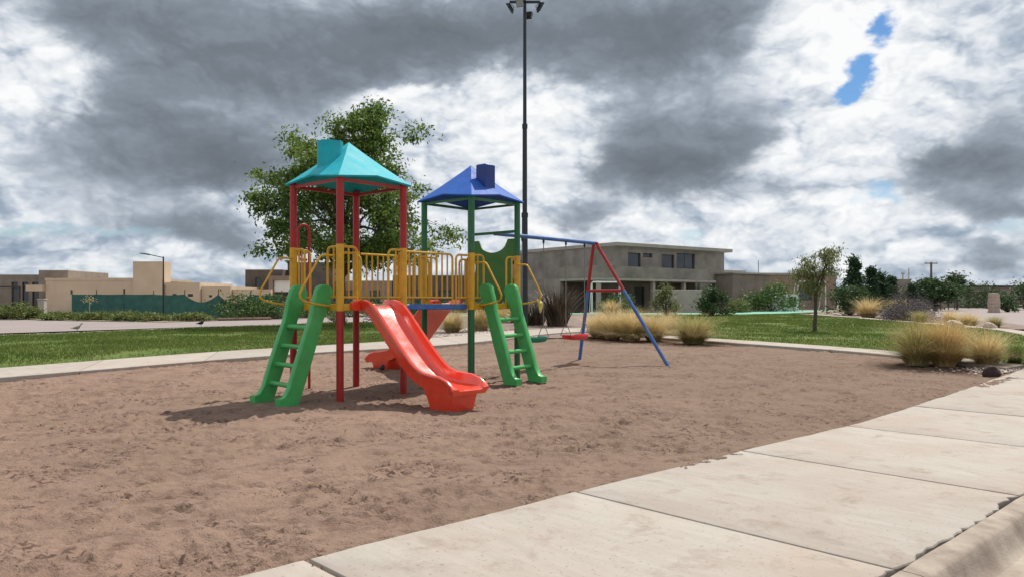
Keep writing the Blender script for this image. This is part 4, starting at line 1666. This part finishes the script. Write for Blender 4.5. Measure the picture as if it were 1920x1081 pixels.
# weeds and bushes of the left-hand verge
WB = [(-33.6, 52.6, 1.1, 1.1, 'leaf_weed', 'pale green weed bush before the grey brick house'), (-35.4, 53.8, 1.0, .8, 'leaf_weed', 'low weed bush at the corner of the grey brick house'),
      (-24.6, 49.3, 1.0, .48, 'leaf_weed', 'weed bush against the green cloth near the stake'), (-22.9, 48.3, 1.1, .48, 'leaf_weed', 'weed bush beside the street lamp'),
      (-20.4, 49.0, 1.2, .48, 'leaf_weed', 'spreading weeds under the sagging green cloth'), (-18.5, 52.6, 2.0, 1.75, 'leaf_mid', 'large bright green bush at the end of the green cloth'),
      (-16.9, 54.6, 1.9, 1.5, 'leaf_mid', 'rounded green bush beside the dark pipe'), (-15.6, 58.8, 2.0, 1.5, 'leaf_mid', 'green bush behind the first ladder'),
      (-30.2, 51.3, 1.1, .48, 'leaf_weed', 'low weeds where the green cloth begins'), (-27.4, 50.4, 1.2, .48, 'leaf_weed', 'dry weeds around the staked sapling'),
      (-13.0, 62.0, 2.2, 1.5, 'leaf_dark', 'dark bush under the crown of the large tree'), (-10.0, 64.0, 2.4, 1.5, 'leaf_mid', 'green bush beyond the large tree trunk'),
      (-6.0, 62.0, 2.4, 1.3, 'leaf_dark', 'dark green bush beyond the red slide'), (-2.0, 60.0, 2.2, 1.4, 'leaf_dark', 'dark green bush beyond the bridge')]
for k, (x, y, rx, rz, m_, lab) in enumerate(WB):
    bush('weed_bush', lab, (x, y, float(gz(x, y)) - .03), rx, rz, m_, 90 + k, 1500, .20, clumps=24)
bush('low_bush', 'small grey-green bush on the lawn edge under the bridge', (-6.6, 39.6, .24), .9, .75, 'leaf_sage', 120, 1500, .12)
bush('low_bush', 'small olive bush between the tree trunk and the road', (-9.3, 41.0, .21), .5, .6, 'leaf_olive', 121, 700, .1)


def verge_weeds():
    r = np.random.default_rng(77)
    n = 3600
    u = r.uniform(0, 1, n)
    line = np.array([(-44, 58.5), (-36, 55.4), (-27, 50.0), (-20.8, 47.6), (-17.6, 54), (-14.5, 63)])
    s = np.linspace(0, 1, len(line))
    x = np.interp(u, s, line[:, 0]) + r.normal(0, .5, n)
    y = np.interp(u, s, line[:, 1]) + np.abs(r.normal(0, 1.0, n))
    h = r.uniform(.15, .65, n) * (.6 + 1.2 * (fbm(x * .5, y * .5, 2, 3) + .3))
    a = r.uniform(0, 6.28, n)
    w = r.uniform(.02, .05, n)
    z = gz(x, y) - .04
    v = np.empty((n, 3, 3))
    v[:, 0] = np.stack([x - np.cos(a) * w, y - np.sin(a) * w, z], -1)
    v[:, 1] = np.stack([x + np.cos(a) * w, y + np.sin(a) * w, z], -1)
    v[:, 2] = np.stack([x + r.normal(0, .1, n), y + r.normal(0, .1, n), z + np.abs(h)], -1)
    o = obj('verge_weeds', (v.reshape(-1, 3), np.arange(n * 3).reshape(-1, 3)), 'leaf_olive', smooth=0)
    stuff(o)
    tag(o, 'tangle of dry and green weeds along the far road verge', 'weeds')


verge_weeds()


def gravel(name, label, fn_xy, n, smin, smax, seed, m_='pebble'):
    r = np.random.default_rng(seed)
    ico = np.array([(0, 0, .8), (.9, 0, .2), (.28, .85, .2), (-.72, .53, .2), (-.72, -.53, .2), (.28, -.85, .2)])
    tri = np.array([(0, 1, 2), (0, 2, 3), (0, 3, 4), (0, 4, 5), (0, 5, 1)])
    xy = fn_xy(r, n)
    s = r.uniform(smin, smax, n)
    a = r.uniform(0, 6.28, n)
    V = np.empty((n, 6, 3))
    for i, p in enumerate(ico):
        px, py = p[0] * s * 1.3, p[1] * s
        V[:, i, 0] = xy[:, 0] + px * np.cos(a) - py * np.sin(a)
        V[:, i, 1] = xy[:, 1] + px * np.sin(a) + py * np.cos(a)
        V[:, i, 2] = gz(xy[:, 0], xy[:, 1]) + p[2] * s * r.uniform(.6, 1.2, n) + .01
    F = (np.arange(n)[:, None, None] * 6 + tri[None]).reshape(-1, 3)
    o = obj(name, (V.reshape(-1, 3), F), m_, smooth=0)
    stuff(o)
    tag(o, label, 'gravel')


gravel('gravel', 'grey pebbles beside the garden path under the bridge', lambda r, n: np.stack([-1.6 + r.normal(0, .8, n) + .0, 27.3 + r.normal(0, 1.4, n)], -1), 1500, .02, .06, 8)
gravel('gravel', 'pale pebbles around the tawny grass clumps near the black rock', lambda r, n: np.stack([9.0 + r.normal(0, .45, n), 14.3 + r.normal(0, .28, n)], -1), 420, .008, .03, 9)


def rock(name, label, x, y, s, m_, seed):
    r = np.random.default_rng(seed)
    import bmesh
    bm = bmesh.new()
    bmesh.ops.create_icosphere(bm, subdivisions=2, radius=1)
    for v in bm.verts:
        k = 1 + .28 * math.sin(v.co.x * 3 + seed) * math.cos(v.co.y * 4) + r.normal(0, .07)
        v.co = Vector((v.co.x * s[0] * k, v.co.y * s[1] * k, max(-.3, v.co.z) * s[2] * k * (1.2 - .5 * abs(v.co.x + .2))))
    mb = MB()
    bm.verts.index_update()
    mb.v = [tuple(v.co) for v in bm.verts]
    mb.f = [tuple(v.index for v in f_.verts) for f_ in bm.faces]
    bm.free()
    o = obj(name, mb, m_, None, (x, y, float(gz(x, y)) + s[2] * .1), smooth=25)
    tag(o, label, 'rock')


rock('rock', 'dark reddish-black rock on the sand beside the pavement edge', 8.50, 13.62, (.15, .11, .15), 'rock_dark', 3)
rock('rock', 'pale reddish boulder on the lawn border near the street', 17.9, 31.0, (.42, .3, .30), 'rock_pale', 4)
rock('rock', 'small pale stone at the end of the lawn border', 18.6, 29.9, (.26, .2, .28), 'rock_pale', 5)
rock('rock', 'flat pale stone beside the yellow grass clump', 20.6, 48.9, (.35, .25, .18), 'rock_pale', 6)


# ------------------------------------------------------------------ buildings
def wall_holes(mb, w, h, th, holes, fn):
    """wall sheet of thickness th with real openings; fn(a, depth, z)"""
    xs = sorted({0, w} | {q for ho in holes for q in ho[:2]})
    zs = sorted({0, h} | {q for ho in holes for q in ho[2:4]})
    nx, nz = len(xs) - 1, len(zs) - 1
    solid = [[not any(ho[0] <= (xs[i] + xs[i + 1]) / 2 <= ho[1] and ho[2] <= (zs[j] + zs[j + 1]) / 2 <= ho[3] for ho in holes) for j in range(nz)] for i in range(nx)]
    ok = lambda i, j: 0 <= i < nx and 0 <= j < nz and solid[i][j]
    for i in range(nx):
        for j in range(nz):
            if not solid[i][j]:
                continue
            a, b, c, d_ = xs[i], xs[i + 1], zs[j], zs[j + 1]
            mb.add([fn(a, 0, c), fn(b, 0, c), fn(b, 0, d_), fn(a, 0, d_)], [(0, 1, 2, 3)])
            mb.add([fn(a, th, c), fn(b, th, c), fn(b, th, d_), fn(a, th, d_)], [(3, 2, 1, 0)])
            if not ok(i - 1, j):
                mb.add([fn(a, 0, c), fn(a, 0, d_), fn(a, th, d_), fn(a, th, c)], [(0, 1, 2, 3)])
            if not ok(i + 1, j):
                mb.add([fn(b, 0, c), fn(b, 0, d_), fn(b, th, d_), fn(b, th, c)], [(3, 2, 1, 0)])
            if not ok(i, j - 1):
                mb.add([fn(a, 0, c), fn(b, 0, c), fn(b, th, c), fn(a, th, c)], [(3, 2, 1, 0)])
            if not ok(i, j + 1):
                mb.add([fn(a, 0, d_), fn(b, 0, d_), fn(b, th, d_), fn(a, th, d_)], [(0, 1, 2, 3)])
    return mb


def volume(root, x0, x1, y0, y1, z0, z1, m_wall, front=(), left=(), name='wall', roof_mat='concrete_trim', cap=.0, th=.25, glass='window_glass', frame='dark_frame'):
    """box-shaped block of a house with windows cut into its front (y0) and left (x0) sides"""
    w, dp, h = x1 - x0, y1 - y0, z1 - z0
    mb = MB()
    wall_holes(mb, w, h, th, [(a - x0, b - x0, c - z0, d_ - z0) for a, b, c, d_ in front], lambda a, d, z: (x0 + a, y0 + d, z0 + z))
    wall_holes(mb, dp - 2 * th, h, th, [(a - y0 - th, b - y0 - th, c - z0, d_ - z0) for a, b, c, d_ in left], lambda a, d, z: (x0 + d, y0 + th + a, z0 + z))
    mb.box(x1 - th, x1, y0 + th, y1 - th, z0, z1)
    mb.box(x0, x1, y1 - th, y1, z0, z1)
    wl = obj(name, mb, m_wall, root, smooth=0)
    obj('roof', MB().box(x0 - cap, x1 + cap, y0 - cap, y1 + cap, z1, z1 + (.22 if cap else .06)), roof_mat, root, smooth=0)
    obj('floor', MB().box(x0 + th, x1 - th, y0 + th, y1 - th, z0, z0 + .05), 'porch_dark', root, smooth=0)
    for (a, b, c, d_) in front:
        wn = MB()
        f = .055
        yy = y0 + .14
        wn.box(a, a + f, yy, yy + .05, c, d_).box(b - f, b, yy, yy + .05, c, d_).box(a + f, b - f, yy, yy + .05, c, c + f).box(a + f, b - f, yy, yy + .05, d_ - f, d_)
        if b - a > 1.9:
            m_ = (a + b) / 2
            wn.box(m_ - .03, m_ + .03, yy, yy + .05, c + f, d_ - f)
        fo = obj('window', wn, frame, root, smooth=0)
        obj('pane', MB().box(a + .03, b - .03, yy + .02, yy + .032, c + .03, d_ - .03), glass, fo, smooth=0)
    for (a, b, c, d_) in left:
        f = .055
        xx = x0 + .14
        wn = MB().box(xx, xx + .05, a, a + f, c, d_).box(xx, xx + .05, b - f, b, c, d_).box(xx, xx + .05, a + f, b - f, c, c + f).box(xx, xx + .05, a + f, b - f, d_ - f, d_)
        fo = obj('window', wn, frame, root, smooth=0)
        obj('pane', MB().box(xx + .02, xx + .032, a + .03, b - .03, c + .03, d_ - .03), glass, fo, smooth=0)
    return wl


# two-storey concrete house; local x along its front, y into the house
hz = .50
h1 = thing('concrete_house', 'two-storey raw grey concrete house with flat roof slab and balcony', 'house', (8.08, 60.0, hz), R(36.87))
U = lambda z: z - hz
volume(h1, 0, 13.4, 0, 14.5, U(3.12), U(5.62), 'concrete_wall',
       [(1.38, 2.85, U(4.0), U(5.22)), (3.08, 4.2, U(4.9), U(5.24)), (5.29, 6.85, U(4.02), U(5.22)), (7.1, 9.45, U(4.12), U(5.40))],
       [(11.2, 13.6, U(4.75), U(5.08))], name='upper_wall')
obj('roof_slab', MB().cbox(-.12, 14.15, -.35, 14.8, U(5.69), U(5.98), .02), 'concrete_trim', h1, smooth=0)
volume(h1, 0, 13.4, 2.2, 14.5, -.1, U(2.98), 'concrete_wall',
       [(2.6, 3.0, .2, U(2.3)), (4.4, 5.6, .0, U(2.55)), (6.6, 7.6, .3, U(2.4)), (9.75, 10.0, U(1.9), U(2.9)), (11.6, 11.95, U(2.0), U(2.85)), (12.3, 12.6, U(2.0), U(2.85))],
       name='lower_wall')
obj('pier', MB().box(9.5, 13.38, -.02, 2.19, -.1, U(3.06)), 'concrete_wall', h1, smooth=0)
for zx0, zx1 in ((9.8, 10.02), (11.75, 12.05), (12.35, 12.65)):
    w_ = obj('slit_window', MB().box(zx0 - .04, zx1 + .04, -.035, -.021, U(2.02), U(2.92)), 'dark_frame', h1, smooth=0)
    obj('pane', MB().box(zx0, zx1, -.045, -.0355, U(2.08), U(2.86)), 'window_glass', w_, smooth=0)
obj('balcony', MB().box(-3.8, 9.45, -1.9, -1.7, U(3.12), U(4.0)).box(-3.8, -3.6, -1.7, 2.1, U(3.12), U(4.0)).box(-3.8, -.01, 2.1, 2.3, U(3.12), U(4.0)), 'concrete_wall', h1, smooth=0)
obj('balcony_slab', MB().box(-3.9, 9.45, -2.2, 2.15, U(2.93), U(3.10)), 'concrete_trim', h1, smooth=0)
for cx_ in (-3.6, 2.2, 5.8):
    obj('column', MB().cbox(cx_, cx_ + .28, -1.9, -1.62, -.1, U(2.93), .015), 'concrete_trim', h1, smooth=0)
obj('side_wall', MB().box(-3.75, -3.45, 2.2, 14.4, -.1, U(3.1)).box(-3.44, -.01, 14.1, 14.4, -.1, U(3.1)), 'concrete_wall', h1, smooth=0)
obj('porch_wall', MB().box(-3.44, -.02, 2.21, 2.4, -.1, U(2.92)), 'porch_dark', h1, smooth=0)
wl_ = obj('wing', MB().box(12.2, 17.6, -1.8, -.05, -.1, U(3.72)).box(13.45, 17.6, -.04, 8, -.1, U(3.72)), 'brick_grey', h1, smooth=0)
obj('wing_roof', MB().box(12.05, 17.8, -1.95, -.04, U(3.73), U(3.86)).box(13.5, 16.8, .2, 6, U(3.73), U(4.15)), 'concrete_trim', h1, smooth=0)
gw = tag(obj('garden_wall', MB().cbox(0, 4.1, 0, .22, -.15, 1.75, .02), 'concrete_trim', None, (10.9, 58.2, .52), smooth=0), 'pale grey garden wall in front of the concrete house', 'wall')
gw.rotation_euler = (0, 0, R(20))

h2 = thing('brick_house', 'long low pinkish brick house beyond the concrete house', 'house', (25.0, 84.0, .5), R(6))
volume(h2, 0, 11, 0, 8, -.1, 3.75, 'brick_pink', [(1.2, 2.0, 1.2, 2.4), (6.5, 8.2, 1.0, 2.4)], (), cap=.08)
h2b = thing('white_kiosk', 'small white block with dark window behind the far shrubs', 'kiosk', (21.6, 63.0, .5), R(10))
volume(h2b, 0, 2.0, 0, 1.6, -.1, 1.45, 'white_plaster', [(1.2, 1.9, .45, 1.25)], ())
h3 = thing('low_house', 'low grey house beyond the small conifers', 'house', (42.6, 86.0, .5), R(8))
volume(h3, 0, 6.5, 0, 7, -.1, 2.4, 'brick_grey', [(3.6, 5.6, .6, 1.9), (1.0, 1.6, .9, 1.8)], ())
obj('upper_block', MB().box(0.2, 2.6, .5, 4, 2.47, 3.35), 'brick_grey', h3, smooth=0)
h4 = thing('far_house', 'long dark carport house at the far end of the street', 'house', (58.5, 100.0, .5), R(4))
volume(h4, 0, 8, 0, 6, -.1, 2.7, 'brick_grey', [(.5, 3.2, .05, 2.1), (3.5, 6.2, .05, 2.1)], (), cap=.25, roof_mat='dark_frame', glass='porch_dark')
obj('side_wall', MB().box(8.26, 14.0, 0, .3, -.1, 2.75), 'brick_pink', h4, smooth=0)

# left-hand houses
h5 = thing('grey_brick_house', 'grey-brown brick house with three tall dark windows', 'house', (-52.0, 73.0, .1), R(1.5))
volume(h5, 0, 7.2, 0, 8, -.1, 3.75, 'brick_grey', [(4.35, 4.95, .55, 3.1), (5.35, 5.95, .55, 3.1), (6.3, 6.95, .55, 3.1)], ())
volume(h5, 7.25, 10.0, -.6, 7.0, -.1, 4.15, 'brick_grey', [(8.55, 8.95, 1.9, 3.5)], (), name='tall_block')
pg = MB().box(2.0, 2.14, -1.5, -1.36, -.1, 2.55).box(5.9, 6.04, -1.5, -1.36, -.1, 2.55).box(1.98, 6.06, -1.52, -1.34, 2.551, 2.68)
obj('pergola', pg, 'dark_frame', h5, smooth=0)
h6 = thing('beige_house', 'beige plastered house with square tower block behind the green cloth fence', 'house', (-42.2, 69.5, .1), R(-3))
volume(h6, 0, 9.2, 0, 9, -.1, 3.15, 'beige_plaster', [(2.3, 2.5, 1.9, 2.3), (7.2, 7.4, 1.9, 2.4)], (), cap=.05, roof_mat='beige_plaster')
volume(h6, 8.4, 11.1, -.5, 1.0, -.1, 4.75, 'beige_plaster', (), (), name='tower', roof_mat='beige_plaster')
volume(h6, 11.15, 14.3, -.1, 7, -.1, 2.9, 'beige_plaster', [(11.8, 12.2, 1.75, 1.95), (13.2, 13.7, 1.7, 1.95)], (), name='wing', roof_mat='beige_plaster')
volume(h6, 14.35, 17.0, 0.2, 7, -.1, 2.55, 'beige_plaster', [(15.0, 15.3, 1.65, 1.85)], (), name='low_wing', roof_mat='beige_plaster')
obj('porch_canopy', MB().box(-1.6, -.02, -.4, 2.5, 2.2, 2.75), 'beige_plaster', h6, smooth=0)
obj('boundary_wall', MB().box(17.05, 20.6, .5, .8, -.1, 2.35), 'beige_plaster', h6, smooth=0)
h7 = thing('dark_stone_house', 'dark stone house with white shutter behind the first ladder', 'house', (-26.4, 76.0, .1), R(0))
volume(h7, 0, 3.7, 0, 8, -.1, 4.35, 'dark_house', [(1.0, 1.5, 2.3, 3.6), (2.5, 3.0, 2.3, 3.6)], ())
volume(h7, 3.75, 8.4, 1.5, 9, -.1, 5.15, 'dark_house', (), (), name='tall_block')
obj('porch', MB().box(2.6, 3.0, -.9, -.05, -.1, 3.75).box(3.01, 4.6, -.9, 1.4, 3.35, 3.75), 'brick_pink', h7, smooth=0)
obj('shutter', MB().cbox(3.05, 4.55, -.6, -.5, 2.2, 3.34, .02), 'white_plaster', h7, smooth=0)
volume(h7, 8.45, 14.2, 2.0, 9, -.1, 3.3, 'brick_pink', [(9.6, 10.6, 1.0, 2.4), (12, 13, 1.0, 2.4)], (), name='side_wing')
volume(h7, 14.25, 21.8, 2.2, 9, -.1, 3.85, 'dark_house', [(16, 17.2, 1.0, 2.4), (19, 20.2, 1.0, 2.4)], (), name='end_wing')


# ------------------------------------------------------------------ green cloth fence
def cloth_fence():
    pts = [(-30.6, 53.4), (-28.8, 53.2), (-26.8, 53.0), (-24.7, 52.9), (-22.6, 53.0), (-20.5, 53.6), (-18.6, 54.6), (-16.8, 56.0)]
    sag = [.02, .02, .02, .06, .55, .62, .05]
    t = thing('cloth_fence', 'dark green shade-cloth fence with sagging middle in front of the beige house', 'fence', (pts[0][0], pts[0][1], .15))
    o = Vector((pts[0][0], pts[0][1], .15))
    for k, (x, y) in enumerate(pts):
        obj('post', MB().cyl(x - o.x, y - o.y + .045, -.1, 1.98 + .05 * (k % 3), .035, 7), 'timber', t)
    for i in range(len(pts) - 1):
        a, b = Vector(pts[i]), Vector(pts[i + 1])
        n_, m_ = 14, 7
        V, F = [], []
        for j in range(m_ + 1):
            for q in range(n_ + 1):
                u, w = q / n_, j / m_
                top = 1.72 - sag[i] * math.sin(math.pi * u) ** .9
                p = a.lerp(b, u)
                V.append((p.x - o.x, p.y - o.y + .03 * math.sin(u * 9 + i) * (1 - w) - .02, .02 + (top - .02) * w))
        for j in range(m_):
            for q in range(n_):
                s = j * (n_ + 1) + q
                F.append((s, s + 1, s + n_ + 2, s + n_ + 1))
        V2 = [(x, y + .006, z) for x, y, z in V]
        F2 = [tuple(len(V) + z for z in reversed(f)) for f in F]
        obj('cloth', MB().add(V + V2, F + F2), 'green_cloth', t, smooth=60)


cloth_fence()


# ------------------------------------------------------------------ street lamp, poles, goals, small things
def street_lamp():
    x, y = -22.2, 48.9
    t = thing('street_lamp', 'black street lamp with long angled arm on the far verge', 'street lamp', (x, y, .15))
    H_ = 4.05
    obj('pole', MB().cyl(0, 0, -.1, 2.6, .062, 10, .055).cyl(0, 0, 2.6, H_, .048, 10, .044), 'black_metal', t)
    obj('arm', MB().tube([(0.02, 0, H_ - .06), (-.9, 0, H_ + .14), (-1.0, 0, H_ + .16)], .026, 8), 'black_metal', t)
    l_ = MB()
    l_.hexa([(-1.48, -.09, H_ + .20), (-.92, -.11, H_ + .10), (-.92, .11, H_ + .10), (-1.48, .09, H_ + .20), (-1.46, -.06, H_ + .25), (-.92, -.08, H_ + .19), (-.92, .08, H_ + .19), (-1.46, .06, H_ + .25)])
    he = obj('lamp_head', l_, 'black_metal', t, smooth=0)
    obj('base', MB().cyl(0, 0, -.05, .10, .11, 10, .09), 'black_metal', t)


street_lamp()


def utility_pole(x, y, h, label, cross, r_=.11, m_='timber'):
    t = thing('utility_pole', label, 'pole', (x, y, .5))
    obj('pole', MB().cyl(0, 0, -.1, h, r_, 8, r_ * .8), m_, t)
    if cross:
        obj('crossarm', MB().box(-cross, cross, -.06, .06, h - .22, h - .08), m_, t, smooth=0)
        for q in (-.85, 0, .85):
            obj('insulator', MB().cyl(q * cross, 0, h - .08, h + .12, .05, 6, .03), 'concrete_trim', t)
    return t


utility_pole(65.5, 120, 6.9, 'timber utility pole with crossarm behind the spreading dark tree', 1.0, .2)
utility_pole(77.0, 134, 5.8, 'utility pole with short crossarm beyond the slim street tree', .6, .19)
utility_pole(83.0, 144, 5.0, 'shorter plain utility pole next to the short-crossarm pole', 0, .2)
utility_pole(57.0, 112, 5.0, 'slim pale pole on the conifer side of the crossarm pole', .25, .11, 'concrete_trim')
utility_pole(49.6, 96, 5.0, 'thin pale mast before the low grey house', 0, .08, 'concrete_trim')
utility_pole(32.4, 101, 6.2, 'thin antenna pole behind the brick house', 0, .06, 'galv')


def goal(x, y, w, h, rz, label):
    z = float(gz(x, y)) + .05
    t = thing('goal', label, 'goal', (x, y, z), rz)
    f = MB().tube([(-w / 2, 0, 0), (-w / 2, 0, h - .06), (-w / 2 + .06, 0, h), (w / 2 - .06, 0, h), (w / 2, 0, h - .06), (w / 2, 0, 0)], .05, 8)
    obj('frame', f, 'white_paint', t)
    for s in (-1, 1):
        obj('back_stay', MB().tube([(s * w / 2, 0, h - .05), (s * w / 2, .35, h - .12), (s * w / 2, .95, .03), (s * w / 2, 0, .03)], .028, 6), 'white_paint', t)
    obj('ground_bar', MB().tube([(-w / 2, .95, .03), (w / 2, .95, .03)], .028, 6), 'white_paint', t)


goal(6.55, 53.4, 2.0, 2.15, R(4), 'white football goal in front of the dark porch of the concrete house')
goal(24.6, 63.0, 2.6, 2.35, R(14), 'white football goal behind the thin young tree')

# brick pillars
t = thing('gate_pillar', 'stubby weathered stone gate pillar standing by the right-hand street', 'pillar', (37.4, 59.6, .42))
for k in range(6):
    s = .30 + random.uniform(-.02, .02)
    obj('stone', MB().cbox(-s, s, -s, s, .26 * k - .02, .26 * (k + 1) - .026, .010), 'rock_pale', t, smooth=0)
obj('cap', MB().cbox(-.24, .24, -.24, .24, 1.53, 1.62, .03), 'rock_pale', t, smooth=0)
t = thing('meter_pillar', 'pale concrete meter pillar before the grey brick house', 'pillar', (-35.6, 58.2, .1))
obj('shaft', MB().cbox(-.24, .24, -.2, .2, -.1, 1.40, .02), 'concrete_trim', t, smooth=0)
obj('cap', MB().cbox(-.28, .28, -.24, .24, 1.402, 1.48, .015), 'concrete_trim', t, smooth=0)
t = thing('staked_sapling', 'thin pale stake holding a sparse reddish sapling by the road', 'sapling', (-28.0, 50.9, .15))
obj('stake', MB().cyl(0, 0, -.1, 1.5, .03, 7), 'concrete_trim', t)
r_ = np.random.default_rng(5)
obj('leaves', cards(np.array([0, 0, 1.38]) + r_.normal(0, 1, (60, 3)) * np.array([.24, .2, .16]), .14, r_), 'straw_red', t, smooth=0)
tag(obj('drain_pipe', MB().tube([(0, 0, .08), (1.4, .9, .09), (2.6, 2.6, .09)], .09, 8), 'timber', None, (-19.0, 49.6, .15)), 'dark pipe lying along the verge below the green bushes', 'pipe')


def bird(name, label, x, y, rz, m_, s=1.0):
    """standing ground bird: one continuous body with legs"""
    mb = MB()
    rings = []
    # tail -> body -> neck -> head -> bill
    for px, pz_, rw, rh in ((-.20, .155, .012, .006), (-.14, .165, .030, .018), (-.07, .175, .052, .048), (0, .185, .060, .060), (.055, .205, .050, .055),
                            (.085, .245, .032, .034), (.098, .275, .026, .027), (.112, .300, .031, .030), (.134, .306, .026, .024), (.150, .302, .010, .009), (.185, .296, .003, .003)):
        rings.append([(px, rw * math.cos(q), pz_ + rh * math.sin(q)) for q in [2 * math.pi * k / 10 for k in range(10)]])
    mb.loft(rings)
    for sy in (-1, 1):
        mb.tube([(.0, sy * .022, .15), (-.012, sy * .022, .075), (.002, sy * .022, .012)], .006, 5)
        for a in (-25, 0, 25):
            mb.tube([(.002, sy * .022, .010), (.002 + .04 * math.cos(R(a)), sy * .022 + .04 * math.sin(R(a)), .004)], .004, 4)
    o = obj(name, mb, m_, None, (x, y, float(gz(x, y)) + .035), smooth=60)
    o.scale = (s, s, s)
    o.rotation_euler = (0, 0, rz)
    tag(o, label, 'bird')


bird('bird', 'pale grey bird standing at the kerb of the lawn', -15.9, 28.1, R(15), 'feather_grey', 1.15)
bird('bird', 'black bird standing at the lawn edge near the tree shadow', -13.55, 33.5, R(20), 'feather_dark', 1.2)

import bmesh as _bm
_b = _bm.new()
_bm.ops.create_uvsphere(_b, u_segments=18, v_segments=12, radius=.055)
_mb = MB()
_b.verts.index_update()
_mb.v = [tuple(v.co) for v in _b.verts]
_mb.f = [tuple(v.index for v in f_.verts) for f_ in _b.faces]
_b.free()
tag(obj('ball', _mb, 'black_metal', None, (-2.44, 14.45, float(gz(-2.44, 14.45)) + .045), smooth=180), 'small black ball lying on the sand before the far red slide', 'ball')
